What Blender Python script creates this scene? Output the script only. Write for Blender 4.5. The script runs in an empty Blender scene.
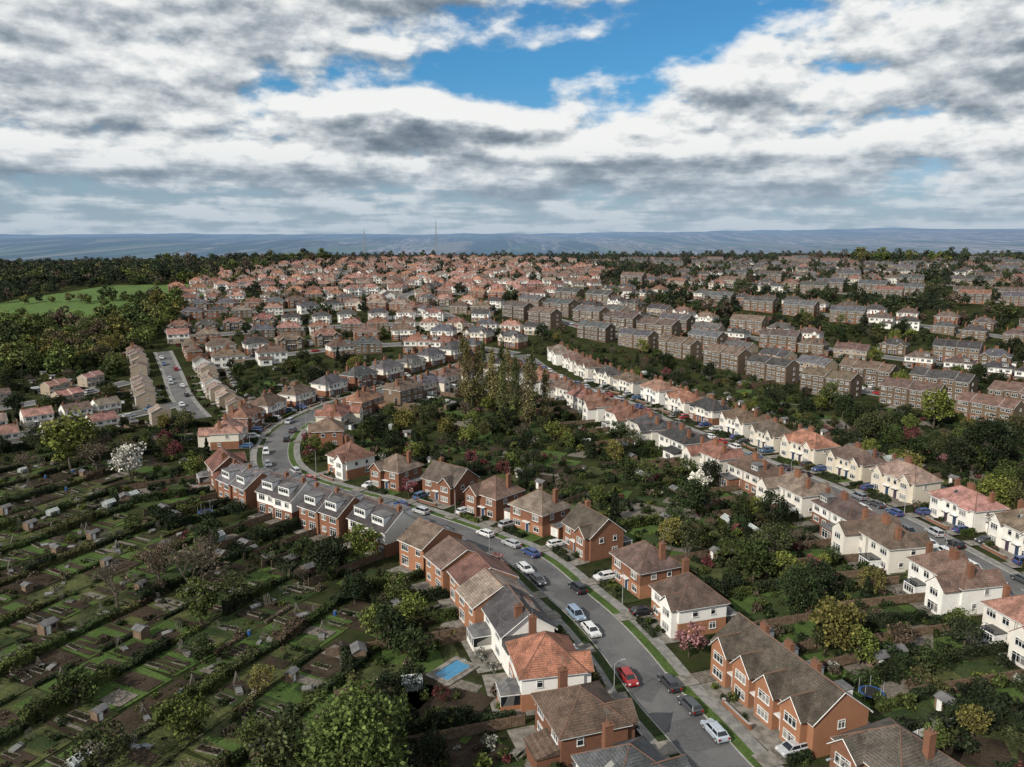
import bpy, math, random
from mathutils import Vector, Matrix, noise as mnoise
R=random.Random(7)
sc=bpy.context.scene
COL=sc.collection
rad=math.radians
# ------------------------------------------------------------------ terrain
KN=[(-3000,-10),(-600,0),(250,0),(400,6),(530,18),(900,29),(1200,27),(1500,14),(2600,-75),(4200,-62),(6500,-8),(9000,30),(12000,60),(16000,72),(20000,66)]
def base_h(y):
    if y<=KN[0][0]: return KN[0][1]
    for i in range(len(KN)-1):
        a,za=KN[i];b,zb=KN[i+1]
        if a<=y<=b:
            h=b-a
            def sl(j):
                if j<=0 or j>=len(KN)-1: return 0
                return (KN[j+1][1]-KN[j-1][1])/(KN[j+1][0]-KN[j-1][0])
            if b==250 or a==-600: m0=0;m1=0
            else:
                m0=0 if i==2 else sl(i); m1=sl(i+1)
            if a==250: m0=0
            s=(y-a)/h
            return (2*s**3-3*s*s+1)*za+(s**3-2*s*s+s)*h*m0+(-2*s**3+3*s*s)*zb+(s**3-s*s)*h*m1
    return KN[-1][1]
def sst(a,b,x):
    t=max(0,min(1,(x-a)/(b-a)));return t*t*(3-2*t)
def T(x,y):
    z=base_h(y)
    if 250<y<2600:
        k=sst(150,700,-x)*0.35
        z=z*(1-k) if z>0 else z
    if y>3000:
        k=sst(3000,7000,y)
        z+=k*((mnoise.fractal(Vector((x/1300,y/2600,1.3)),1.1,2.0,5))*50+sst(300,7000,x)*66-sst(500,7000,-x)*22)
    if y>800:
        z+=sst(800,1300,y)*mnoise.noise(Vector((x/160,y/200,5)))*3
    return z
# ------------------------------------------------------------------ materials
def newmat(name):
    m=bpy.data.materials.new(name);m.use_nodes=True
    nt=m.node_tree;b=nt.nodes['Principled BSDF']
    return m,nt,b
def N(nt,t,**kw):
    n=nt.nodes.new(t)
    for k,v in kw.items(): setattr(n,k,v)
    return n
def L(nt,a,b): nt.links.new(a,b)
def mixc(nt,fac,a,b,mode='MIX'):
    n=N(nt,'ShaderNodeMix',data_type='RGBA',blend_type=mode)
    for s,v in ((n.inputs[0],fac),(n.inputs[6],a),(n.inputs[7],b)):
        if hasattr(v,'is_linked'): L(nt,v,s)
        elif isinstance(v,(int,float)): s.default_value=v
        else: s.default_value=(v[0],v[1],v[2],1)
    return n.outputs[2]
def mth(nt,op,a,b=0.0,c=None,clamp=False):
    n=N(nt,'ShaderNodeMath',operation=op,use_clamp=clamp)
    for i,v in enumerate((a,b,c)):
        if v is None: continue
        if hasattr(v,'is_linked'): L(nt,v,n.inputs[i])
        else: n.inputs[i].default_value=v
    return n.outputs[0]
def mrange(nt,v,a,b,c=0.0,d=1.0,smooth=True):
    n=N(nt,'ShaderNodeMapRange',interpolation_type='SMOOTHSTEP' if smooth else 'LINEAR')
    L(nt,v,n.inputs[0])
    for i,x in enumerate((a,b,c,d)): n.inputs[i+1].default_value=x
    return n.outputs[0]
def noise(nt,vec,scale,detail=3,rough=0.55):
    n=N(nt,'ShaderNodeTexNoise')
    n.inputs['Scale'].default_value=scale;n.inputs['Detail'].default_value=detail;n.inputs['Roughness'].default_value=rough
    L(nt,vec,n.inputs['Vector']);return n.outputs[0]
def coord(nt,kind='Object'):
    if kind=='World': return N(nt,'ShaderNodeNewGeometry').outputs['Position']
    return N(nt,'ShaderNodeTexCoord').outputs[kind]
def grey3(nt,k):
    cc=N(nt,'ShaderNodeCombineXYZ')
    for i in range(3): L(nt,k,cc.inputs[i])
    return cc.outputs[0]
def far_haze_tint(nt,c,amt=.16):
    # distance haze painted into the base colour: blends to blue-grey with world Y
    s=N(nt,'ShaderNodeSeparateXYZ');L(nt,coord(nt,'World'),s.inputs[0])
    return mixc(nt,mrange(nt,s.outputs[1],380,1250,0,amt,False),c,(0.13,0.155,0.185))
def simple(name,c1,c2,scale=1.0,rough=0.85,kind='Object',spec=0.3,lo=0.35,hi=0.65,bump=0,detail=3):
    m,nt,b=newmat(name)
    v=coord(nt,kind)
    f=mrange(nt,noise(nt,v,scale,detail),lo,hi)
    L(nt,mixc(nt,f,c1,c2),b.inputs['Base Color'])
    b.inputs['Roughness'].default_value=rough
    b.inputs['Specular IOR Level'].default_value=spec
    return m
def grassmat(name,dark,bright,brown,fb=.5):
    m,nt,b=newmat(name);v=coord(nt,'World')
    c=mixc(nt,mrange(nt,noise(nt,v,.16,4,.6),.35,.65),dark,bright)
    c=mixc(nt,mrange(nt,noise(nt,v,.9,4,.7),.45,.72,0,fb),c,brown)
    k=mrange(nt,noise(nt,v,3.5,2,.7),.3,.7,.65,1.3)
    L(nt,mixc(nt,1,c,grey3(nt,k),'MULTIPLY'),b.inputs['Base Color']);b.inputs['Roughness'].default_value=.95;b.inputs['Specular IOR Level'].default_value=.1
    return m
def leafmat(name,palette=None,far=0):
    m,nt,b=newmat(name)
    oi=N(nt,'ShaderNodeObjectInfo');g=N(nt,'ShaderNodeNewGeometry')
    r=mrange(nt,g.outputs['Random Per Island'],0,1,0.4,1.65,False)
    n=mrange(nt,noise(nt,coord(nt,'Object'),0.55,2),0.35,0.65,0.62,1.38)
    k=mth(nt,'MULTIPLY',r,n)
    if palette:
        cr=N(nt,'ShaderNodeValToRGB');cr.color_ramp.interpolation='CONSTANT';e=cr.color_ramp.elements
        tot=len(palette)
        e[0].position=0;e[0].color=(*palette[0],1);e[1].position=1/tot;e[1].color=(*palette[1],1)
        for i in range(2,tot): x=e.new(i/tot);x.color=(*palette[i],1)
        L(nt,oi.outputs['Random'],cr.inputs[0]);base=cr.outputs[0]
    else:
        orr=mrange(nt,oi.outputs['Random'],0,1,0.75,1.25,False);k=mth(nt,'MULTIPLY',k,orr);base=oi.outputs['Color']
    c=mixc(nt,1.0,base,grey3(nt,k),'MULTIPLY')
    if far: c=far_haze_tint(nt,c,far)
    L(nt,c,b.inputs['Base Color'])
    b.inputs['Roughness'].default_value=0.8;b.inputs['Specular IOR Level'].default_value=0.12
    return m
G=[(0.040,0.056,0.017),(0.030,0.044,0.015),(0.055,0.070,0.020),(0.024,0.036,0.014),(0.062,0.061,0.024),(0.043,0.050,0.020)]
DK=[(0.015,0.023,0.010),(0.019,0.028,0.012),(0.023,0.030,0.015)]
YG=[(0.10,0.112,0.026),(0.08,0.10,0.024),(0.12,0.108,0.032)]
BR=[(0.085,0.062,0.042),(0.065,0.052,0.035),(0.10,0.08,0.055)]
PK=[(0.13,0.045,0.05),(0.10,0.033,0.033),(0.20,0.10,0.10)]
WH=[(0.5,0.48,0.42),(0.4,0.4,0.34)]
M_leaf=leafmat('foliage')
M_leafS=leafmat('shrub_foliage',[G[0],DK[0],G[1],G[2],DK[1],G[3],BR[1],G[5],YG[1],DK[2],G[4],G[1],DK[0],DK[1],G[0],G[3],BR[0],G[2],DK[1],YG[0],G[1],DK[2],DK[2],G[5],BR[2],G[1],PK[1],G[3],DK[0],(.2,.2,.17)])
M_leafA=leafmat('allotment_foliage',[G[0],BR[1],G[2],G[4],(.12,.11,.06),G[1],YG[1],BR[2],DK[2],G[5],BR[0],(.09,.09,.04),G[3],(.22,.2,.15),G[2],DK[1]])
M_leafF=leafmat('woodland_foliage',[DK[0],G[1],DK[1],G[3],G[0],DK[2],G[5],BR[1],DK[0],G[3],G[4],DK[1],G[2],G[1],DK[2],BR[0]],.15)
M_leafW=leafmat('spring_wood_foliage',[(0.06,.08,.024),(0.085,.10,.03),YG[1],(.09,.085,.035),(.045,.062,.02),(0.105,.11,.036),(.06,.07,.028),BR[0],(.07,.095,.028),(0.09,.115,.032),(.035,.05,.018),YG[2]])
M_bark=simple('bark',(0.055,0.042,0.03),(0.11,0.09,0.07),3)
def roofmat():
    m,nt,b=newmat('roof_tiles')
    oi=N(nt,'ShaderNodeObjectInfo');v=coord(nt,'Object')
    w=N(nt,'ShaderNodeTexWave',wave_type='BANDS',bands_direction='Z');w.inputs['Scale'].default_value=1.6;w.inputs['Distortion'].default_value=0.3
    L(nt,v,w.inputs['Vector'])
    f=mrange(nt,w.outputs[1],0,1,0.78,1.1)
    ad=N(nt,'ShaderNodeVectorMath',operation='ADD');L(nt,v,ad.inputs[0]);sc_=N(nt,'ShaderNodeVectorMath',operation='SCALE');L(nt,oi.outputs['Location'],sc_.inputs[0]);sc_.inputs[3].default_value=3.1;L(nt,sc_.outputs[0],ad.inputs[1]);v2=ad.outputs[0]
    n=mrange(nt,noise(nt,v2,0.45,4,0.65),0.3,0.7,0.58,1.4)
    n2=mrange(nt,noise(nt,v2,4.5,2,0.7),0.3,0.7,0.7,1.3)
    k=mth(nt,'MULTIPLY',mth(nt,'MULTIPLY',f,n),n2)
    c=mixc(nt,1.0,oi.outputs['Color'],grey3(nt,k),'MULTIPLY')
    mo=mrange(nt,noise(nt,v2,1.3,3,0.7),0.52,0.72,0,0.6)
    c=mixc(nt,mo,c,(0.062,0.058,0.048))
    L(nt,far_haze_tint(nt,c),b.inputs['Base Color']);b.inputs['Roughness'].default_value=0.8;b.inputs['Specular IOR Level'].default_value=0.25
    return m
M_roof=roofmat()
def wallmat(name,c1,c2,c3,sc_=0.6,stain=0.35):
    m,nt,b=newmat(name);oi=N(nt,'ShaderNodeObjectInfo');v=coord(nt,'Object')
    c=mixc(nt,oi.outputs['Random'],c1,c2)
    n=mrange(nt,noise(nt,v,sc_,4,0.65),0.4,0.75,0,stain)
    c=mixc(nt,n,c,c3)
    n2=mrange(nt,noise(nt,v,6,2,0.7),0.3,0.7,0.0,0.35)
    c=mixc(nt,n2,c,c3)
    L(nt,far_haze_tint(nt,c),b.inputs['Base Color']);b.inputs['Roughness'].default_value=0.9;b.inputs['Specular IOR Level'].default_value=0.15
    return m
M_brick=wallmat('red_brick',(0.17,0.08,0.05),(0.25,0.118,0.07),(0.09,0.047,0.034))
M_brick_o=wallmat('orange_brick',(0.31,0.145,0.082),(0.35,0.175,0.10),(0.18,0.09,0.055))
M_brick_b=wallmat('buff_brick',(0.18,0.13,0.088),(0.10,0.072,0.052),(0.075,0.055,0.042))
M_brick_t=wallmat('tan_brick',(0.32,0.25,0.18),(0.38,0.32,0.25),(0.2,0.155,0.12))
M_white=wallmat('white_render',(0.80,0.79,0.76),(0.66,0.62,0.55),(0.42,0.39,0.34),0.5,0.3)
M_cream=wallmat('cream_render',(0.56,0.50,0.40),(0.66,0.62,0.54),(0.38,0.32,0.25),0.5,0.3)
M_trim=simple('white_paint_trim',(0.72,0.72,0.71),(0.56,0.56,0.54),1,0.5)
M_grey=simple('grey_felt',(0.08,0.08,0.085),(0.14,0.135,0.13),0.8)
M_pot=simple('terracotta',(0.17,0.09,0.062),(0.12,0.072,0.052),2)
M_door=simple('painted_door',(0.10,0.03,0.025),(0.03,0.05,0.09),0.13,0.5)
def glassmat():
    m,nt,b=newmat('window_glass');v=coord(nt,'Object')
    vo=N(nt,'ShaderNodeTexVoronoi');vo.inputs['Scale'].default_value=0.45;L(nt,v,vo.inputs['Vector'])
    s=N(nt,'ShaderNodeSeparateColor');L(nt,vo.outputs['Color'],s.inputs[0])
    f=mrange(nt,s.outputs[0],0.62,0.8,0,0.8)
    L(nt,mixc(nt,f,(0.012,0.015,0.018),(0.28,0.27,0.25)),b.inputs['Base Color'])
    b.inputs['Roughness'].default_value=0.06;b.inputs['Specular IOR Level'].default_value=0.7
    return m
M_glass=glassmat()
def asphm():
    m,nt,b=newmat('asphalt');v=coord(nt,'World')
    c=mixc(nt,mrange(nt,noise(nt,v,.12,5,.65),.35,.65),(0.08,0.081,0.085),(0.125,0.123,0.12))
    vo=N(nt,'ShaderNodeTexVoronoi');vo.inputs['Scale'].default_value=.16;L(nt,v,vo.inputs['Vector']);s=N(nt,'ShaderNodeSeparateColor');L(nt,vo.outputs['Color'],s.inputs[0])
    c=mixc(nt,mrange(nt,s.outputs[0],.72,.76,0,.6),c,(.06,.06,.063))
    c=mixc(nt,mrange(nt,noise(nt,v,3,3,.7),.35,.7,0,.3),c,(.16,.157,.15))
    L(nt,c,b.inputs['Base Color']);b.inputs['Roughness'].default_value=.9;b.inputs['Specular IOR Level'].default_value=.2;return m
M_asph=asphm()
M_pave=simple('pavement_slabs',(0.14,0.137,0.13),(0.22,0.21,0.195),0.8,0.9,'World')
M_kerb=simple('kerb_stone',(0.24,0.23,0.22),(0.32,0.31,0.29),1,0.9,'World')
M_mark=simple('road_marking',(0.65,0.65,0.62),(0.5,0.5,0.48),3,0.7,'World')
M_field=grassmat('field_grass',(0.06,0.10,0.028),(0.085,0.14,0.036),(0.10,0.12,0.045),.35)
M_lawn1=grassmat('lawn_bright',(0.040,0.07,0.017),(0.062,0.10,0.026),(0.06,0.06,0.028),.45)
M_lawn2=grassmat('lawn_dark',(0.02,0.034,0.012),(0.038,0.055,0.018),(0.045,0.04,0.022),.6)
M_soil=grassmat('soil',(0.022,0.016,0.012),(0.048,0.034,0.024),(0.035,0.038,0.018),.5)
M_patio=simple('patio',(0.12,0.11,0.095),(0.22,0.2,0.175),0.9,0.9,'World')
M_gravel=simple('gravel',(0.085,0.073,0.06),(0.16,0.14,0.115),2.5,0.95,'World')
M_rough=grassmat('rough_grass',(0.026,0.035,0.013),(0.068,0.078,0.027),(0.09,0.08,0.042),.7)
M_wood=simple('fence_wood',(0.10,0.065,0.04),(0.17,0.12,0.085),1.5)
M_wood_g=simple('weathered_wood',(0.18,0.17,0.15),(0.10,0.085,0.07),1.5)
M_metal=simple('galvanised_steel',(0.25,0.26,0.27),(0.33,0.33,0.33),2,0.5)
M_rubber=simple('tyre',(0.012,0.012,0.012),(0.02,0.02,0.02),2)
M_blue=simple('blue_plastic',(0.02,0.07,0.22),(0.03,0.10,0.28),2,0.5)
def carpaint():
    m,nt,b=newmat('car_paint');oi=N(nt,'ShaderNodeObjectInfo')
    n=mrange(nt,noise(nt,coord(nt,'Object'),2,2),0.3,0.7,0.85,1.05)
    L(nt,mixc(nt,1,oi.outputs['Color'],grey3(nt,n),'MULTIPLY'),b.inputs['Base Color'])
    b.inputs['Roughness'].default_value=0.28;b.inputs['Coat Weight'].default_value=0.4
    return m
M_car=carpaint()
M_head=simple('headlamp',(0.7,0.7,0.7),(0.6,0.6,0.6),2,0.2)
M_tail=simple('tail_lamp',(0.3,0.01,0.01),(0.25,0.01,0.01),2,0.3)
def groundmat():
    m,nt,b=newmat('terrain_ground')
    g=N(nt,'ShaderNodeNewGeometry');v=g.outputs['Position']
    s=N(nt,'ShaderNodeSeparateXYZ');L(nt,v,s.inputs[0])
    n1=mrange(nt,noise(nt,v,0.09,5,0.7),0.38,0.62)
    n2=mrange(nt,noise(nt,v,0.5,3,0.7),0.38,0.66)
    c=mixc(nt,n1,(0.014,0.021,0.008),(0.034,0.045,0.016))
    c=mixc(nt,mth(nt,'MULTIPLY',n2,0.6),c,(0.042,0.034,0.022))
    mp=N(nt,'ShaderNodeMapping');mp.inputs['Scale'].default_value=(1.0,0.09,0);L(nt,v,mp.inputs[0])
    vo=N(nt,'ShaderNodeTexVoronoi');vo.inputs['Scale'].default_value=0.006;L(nt,mp.outputs[0],vo.inputs['Vector'])
    sc2=N(nt,'ShaderNodeSeparateColor');L(nt,vo.outputs['Color'],sc2.inputs[0])
    fld=mixc(nt,mrange(nt,sc2.outputs[0],0.4,0.55),(0.03,0.05,0.035),(0.085,0.12,0.065))
    fld=mixc(nt,mrange(nt,sc2.outputs[1],0.7,0.75),fld,(0.16,0.145,0.11))
    fld=mixc(nt,mrange(nt,noise(nt,mp.outputs[0],.0022,5,.6),.46,.56),fld,(0.018,.034,.026))
    tn=noise(nt,mp.outputs[0],0.0011,6,0.7)
    vs=N(nt,'ShaderNodeTexVoronoi');vs.inputs['Scale'].default_value=0.055;L(nt,mp.outputs[0],vs.inputs['Vector'])
    sp=N(nt,'ShaderNodeSeparateColor');L(nt,vs.outputs['Color'],sp.inputs[0])
    town=mixc(nt,mrange(nt,sp.outputs[0],0.2,1.0),(0.08,0.09,0.085),(0.40,0.335,0.31))
    tm=mth(nt,'ADD',tn,mrange(nt,s.outputs[0],-2500,1200,-.10,.02,False))
    fld=mixc(nt,mrange(nt,tm,0.46,0.56,0,.85),fld,town)
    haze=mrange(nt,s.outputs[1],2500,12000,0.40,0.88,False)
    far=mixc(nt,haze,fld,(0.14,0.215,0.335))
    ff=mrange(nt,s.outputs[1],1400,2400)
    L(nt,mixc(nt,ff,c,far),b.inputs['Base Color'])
    b.inputs['Roughness'].default_value=1;b.inputs['Specular IOR Level'].default_value=0.0
    return m
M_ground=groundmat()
# ------------------------------------------------------------------ mesh builder
class MB:
    def __init__(s,mats): s.v=[];s.f=[];s.m=[];s.mats=mats
    def face(s,pts,m):
        i=len(s.v);s.v+= [tuple(p) for p in pts];s.f.append(tuple(range(i,i+len(pts))));s.m.append(m)
    def hexa(s,b,t,m,bottom=True):
        i=len(s.v);s.v+=[tuple(p) for p in b]+[tuple(p) for p in t]
        fs=[(4,5,6,7)]+[(k,(k+1)%4,(k+1)%4+4,k+4) for k in range(4)]
        if bottom: fs.append((3,2,1,0))
        for f in fs: s.f.append(tuple(i+k for k in f));s.m.append(m)
    def box(s,x0,x1,y0,y1,z0,z1,m):
        s.hexa([(x0,y0,z0),(x1,y0,z0),(x1,y1,z0),(x0,y1,z0)],[(x0,y0,z1),(x1,y0,z1),(x1,y1,z1),(x0,y1,z1)],m)
    def bar(s,p,q,r,m,r2=None,n=4):
        p=Vector(p);q=Vector(q);d=(q-p)
        if d.length<1e-5: return
        d.normalize();a=d.orthogonal().normalized();c=d.cross(a)
        r2=r if r2 is None else r2
        i=len(s.v)
        for k in range(n):
            t=2*math.pi*(k+.5)/n;s.v.append(tuple(p+(a*math.cos(t)+c*math.sin(t))*r))
        for k in range(n):
            t=2*math.pi*(k+.5)/n;s.v.append(tuple(q+(a*math.cos(t)+c*math.sin(t))*r2))
        for k in range(n): s.f.append((i+k,i+(k+1)%n,i+n+(k+1)%n,i+n+k));s.m.append(m)
        s.f.append(tuple(i+n+k for k in range(n)));s.m.append(m)
        s.f.append(tuple(i+n-1-k for k in range(n)));s.m.append(m)
    def mesh(s,name,smooth=False):
        me=bpy.data.meshes.new(name);me.from_pydata(s.v,[],s.f)
        for m in s.mats: me.materials.append(m)
        me.polygons.foreach_set('material_index',s.m)
        if smooth: me.polygons.foreach_set('use_smooth',[True]*len(s.f))
        me.update();return me
def obj(name,me,loc=(0,0,0),yaw=0,scale=1,color=None,col=None):
    o=bpy.data.objects.new(name,me);o.location=loc;o.rotation_euler=(0,0,yaw)
    o.scale=(scale,)*3 if isinstance(scale,(int,float)) else scale
    if color: o.color=(color[0],color[1],color[2],1)
    (col or COL).objects.link(o);return o
# ------------------------------------------------------------------ terrain mesh
def axis(lo,hi,fn):
    a=[lo]
    while a[-1]<hi: a.append(a[-1]+fn(a[-1]))
    return a
xs=axis(-16000,16000,lambda x: min(150,max(8,(abs(x)-250)*0.045)) if abs(x)>250 else 8)
ys=axis(-400,20000,lambda y: 8 if y<700 else (14 if y<1300 else max(14,(y-1000)*0.025)))
verts=[(x,y,T(x,y)) for y in ys for x in xs];nx=len(xs)
faces=[(j*nx+i,j*nx+i+1,(j+1)*nx+i+1,(j+1)*nx+i) for j in range(len(ys)-1) for i in range(nx-1)]
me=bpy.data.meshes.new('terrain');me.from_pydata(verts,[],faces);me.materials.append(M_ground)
me.polygons.foreach_set('use_smooth',[True]*len(faces));obj('terrain',me)
# ------------------------------------------------------------------ streets
ST={
'A':[(40,55),(29,80),(26,87),(24,94),(21,102),(18,114),(14,126),(9,137),(3,150),(-7,161),(-19,172),(-32,183),(-45,192),(-57,202),(-67,217),(-74,240),(-76,261),(-72,281),(-65,298),(-47,327),(-28,357),(-6,392)],
'B':[(103,100),(98,122),(94,141),(92,152),(89,171),(84,188),(78,204),(70,223),(61,249),(52,270),(42,298),(28,323),(15,352),(4,392)],
'C':[(-112,275),(-122,291),(-135,314),(-154,352),(-179,400)],
'E':[(182,273),(163,301),(141,323),(116,363),(88,405),(57,440),(28,478),(0,512)],
'F':[(250,330),(235,345),(200,375),(165,405),(120,445),(84,484),(56,520),(28,550)],
'G':[(340,395),(280,430),(245,460),(200,492),(155,530),(110,572),(70,610)],
'H':[(430,520),(360,540),(300,570),(235,610),(165,650),(100,690)],
'I':[(480,640),(340,670),(240,710),(150,750)],
'I2':[(540,745),(380,775),(270,800),(160,825)],
'J':[(640,850),(430,875),(300,895),(170,915),(80,930)],
'J2':[(760,960),(500,975),(330,985),(150,1000)],
'M':[(-150,375),(-110,395),(-85,410),(-50,418),(-20,410),(2,394)],
'N':[(-190,432),(-145,448),(-105,460),(-60,468),(-10,462),(22,455)],
'N2':[(-205,495),(-150,508),(-110,528),(-60,522),(-10,508)],
'N3':[(-30,470),(-45,500),(-70,540),(-80,580),(-70,640)],
'O':[(-232,552),(-190,566),(-140,572),(-90,590),(-30,594),(30,575)],
'P':[(-262,606),(-230,622),(-189,640),(-124,648),(-61,658),(6,640),(70,655)],
'Q0':[(-270,672),(-180,686),(-100,700),(0,716),(80,715)],
'Q1':[(-160,690),(-150,740),(-170,800),(-150,860)],
'Q':[(-290,742),(-217,752),(-146,775),(-61,778),(27,770),(110,785)],
'Q2':[(-300,812),(-200,826),(-100,846),(0,838),(90,850)],
'R':[(-290,890),(-180,905),(-72,915),(30,905)],
'S':[(-270,965),(-150,985),(0,990),(90,980)],
'S2':[(-220,1050),(-100,1062),(60,1058)],
'U':[(-178,240),(-165,250),(-150,264),(-137,281),(-128,298)],
'U2':[(-222,262),(-200,282),(-180,305),(-165,335)],
}
def cat(P,step=1.5):
    out=[]
    P=[Vector(p) for p in P];n=len(P)
    for i in range(n-1):
        p0=P[max(0,i-1)];p1=P[i];p2=P[i+1];p3=P[min(n-1,i+2)]
        k=max(1,int((p2-p1).length/step))
        for j in range(k):
            t=j/k
            out.append(0.5*((2*p1)+(-p0+p2)*t+(2*p0-5*p1+4*p2-p3)*t*t+(-p0+3*p1-3*p2+p3)*t**3))
    out.append(P[-1]);
    for _ in range(6):
        out=[out[0]]+[(out[i-1]+out[i]*2+out[i+1])/4 for i in range(1,len(out)-1)]+[out[-1]]
    return out
class Street: pass
streets={};grid={}
def gkey(x,y): return (int(x//12),int(y//12))
for k,p in ST.items():
    s=Street();s.p=cat(p);n=len(s.p)
    s.t=[(s.p[min(n-1,i+1)]-s.p[max(0,i-1)]).normalized() for i in range(n)]
    s.s=[0]
    for i in range(1,n): s.s.append(s.s[-1]+(s.p[i]-s.p[i-1]).length)
    streets[k]=s
    for i in range(n): grid.setdefault(gkey(*s.p[i]),[]).append((s.p[i].x,s.p[i].y,k))
def roaddist(x,y,skip=None):
    b=1e9;kx,ky=gkey(x,y)
    for i in (-1,0,1,-2,2):
        for j in (-1,0,1,-2,2):
            for q in grid.get((kx+i,ky+j),()):
                if q[2]==skip: continue
                d=(q[0]-x)**2+(q[1]-y)**2
                if d<b:b=d
    return math.sqrt(b)
def at(s,d):
    for i in range(len(s.s)-1):
        if s.s[i+1]>=d: return s.p[i].lerp(s.p[i+1],(d-s.s[i])/max(1e-6,s.s[i+1]-s.s[i])),s.t[i]
    return s.p[-1],s.t[-1]
def ribbon(name,s,prof,mats,base=0.0):
    mb=MB(mats);w=len(prof)
    for i,(p,t) in enumerate(zip(s.p,s.t)):
        nrm=Vector((t.y,-t.x))
        for o,z,_ in prof:
            q=p+nrm*o;mb.v.append((q.x,q.y,T(q.x,q.y)+z+base))
    for i in range(len(s.p)-1):
        for j in range(w-1):
            if prof[j][2] is None: continue
            a=i*w+j;mb.f.append((a,a+w,a+w+1,a+1));mb.m.append(prof[j][2])
    return obj(name,mb.mesh(name))
for idx,(k,s) in enumerate(streets.items()):
    near=k in('A','B')
    b=0.03+idx*0.006
    hw=3.6 if near else 2.9
    ribbon('road',s,[(-hw,0.05,0),(0,0.09,0),(hw,0.05,None)],[M_asph],b)
    if near:
        for sg in(-1,1):
            pr=[(sg*hw,0.0,0),(sg*hw,0.17,0),(sg*(hw+.16),0.17,None)]
            ribbon('kerb',s,pr,[M_kerb],b)
            if k=='A':
                ribbon('grass_verge',s,[(sg*(hw+.16),0.165,0),(sg*(hw+1.7),0.175,None)],[M_lawn2 if sg<0 else M_lawn1],b)
                ribbon('pavement',s,[(sg*(hw+1.7),0.17,0),(sg*(hw+3.6),0.17,0),(sg*(hw+3.6),-0.1,None)],[M_pave],b)
            else:
                ribbon('pavement',s,[(sg*(hw+.16),0.165,0),(sg*(hw+2.0),0.17,0),(sg*(hw+2.0),-0.1,None)],[M_pave],b)
    else:
        for sg in(-1,1):
            ribbon('pavement',s,[(sg*hw,0.0,0),(sg*hw,0.14,0),(sg*(hw+1.6),0.14,0),(sg*(hw+1.6),-0.1,None)],[M_pave],b)
mb=MB([M_mark]);s=streets['B'];d=4
while d<s.s[-1]-6:
    p,t=at(s,d);q,_=at(s,d+2);n=Vector((t.y,-t.x))*0.06
    z=T(p.x,p.y)+0.03+0.006+0.09+0.012
    mb.face([(p.x-n.x,p.y-n.y,z),(p.x+n.x,p.y+n.y,z),(q.x+n.x,q.y+n.y,z),(q.x-n.x,q.y-n.y,z)],0)
    d+=8
obj('road_markings',mb.mesh('road_markings'))
# ------------------------------------------------------------------ houses
HM=lambda lo,hi:[lo,hi,M_roof,M_glass,M_trim,M_door,M_brick,M_pot,M_grey]
def window(mb,cx,cz,w,h,side,pos,mull=1):
    def bx(u0,u1,z0,z1,o0,o1,m):
        if side=='f': mb.box(u0,u1,pos-o1,pos-o0,z0,z1,m)
        elif side=='b': mb.box(u0,u1,pos+o0,pos+o1,z0,z1,m)
        elif side=='l': mb.box(pos-o1,pos-o0,u0,u1,z0,z1,m)
        else: mb.box(pos+o0,pos+o1,u0,u1,z0,z1,m)
    t=.07
    bx(cx-w/2,cx+w/2,cz-h/2,cz+h/2,-.05,.025,3)
    bx(cx-w/2-t,cx-w/2,cz-h/2,cz+h/2,-.05,.09,4);bx(cx+w/2,cx+w/2+t,cz-h/2,cz+h/2,-.05,.09,4)
    bx(cx-w/2-t,cx+w/2+t,cz+h/2,cz+h/2+t,-.05,.09,4);bx(cx-w/2-t-.05,cx+w/2+t+.05,cz-h/2-.1,cz-h/2,-.05,.15,4)
    for k in range(mull):
        u=cx-w/2+w*(k+1)/(mull+1);bx(u-.035,u+.035,cz-h/2,cz+h/2,.0251,.07,4)
    bx(cx-w/2,cx+w/2,cz+h*.22,cz+h*.22+.06,.0252,.065,4)
def hip(mb,x0,x1,y0,y1,z,rh,ov=.45,m=2,ridge=True,axis=None):
    x0-=ov;x1+=ov;y0-=ov;y1+=ov;w=x1-x0;d=y1-y0
    mb.box(x0+.05,x1-.05,y0+.05,y1-.05,z-.17,z-.02,4)
    e=[Vector((x0,y0,z)),Vector((x1,y0,z)),Vector((x1,y1,z)),Vector((x0,y1,z))]
    if w>=d:
        a=Vector((x0+d/2,(y0+y1)/2,z+rh));b=Vector((x1-d/2,(y0+y1)/2,z+rh))
        mb.face([e[0],e[1],b,a],m);mb.face([e[1],e[2],b],m);mb.face([e[2],e[3],a,b],m);mb.face([e[3],e[0],a],m)
        hips=[(e[0],a),(e[3],a),(e[1],b),(e[2],b),(a,b)]
    else:
        a=Vector(((x0+x1)/2,y0+w/2,z+rh));b=Vector(((x0+x1)/2,y1-w/2,z+rh))
        mb.face([e[0],e[1],a],m);mb.face([e[1],e[2],b,a],m);mb.face([e[2],e[3],b],m);mb.face([e[3],e[0],a,b],m)
        hips=[(e[0],a),(e[1],a),(e[2],b),(e[3],b),(a,b)]
    mb.face([e[3],e[2],e[1],e[0]],4)
    if ridge:
        for p,q in hips: mb.bar(p,q,.075,7)
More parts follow.
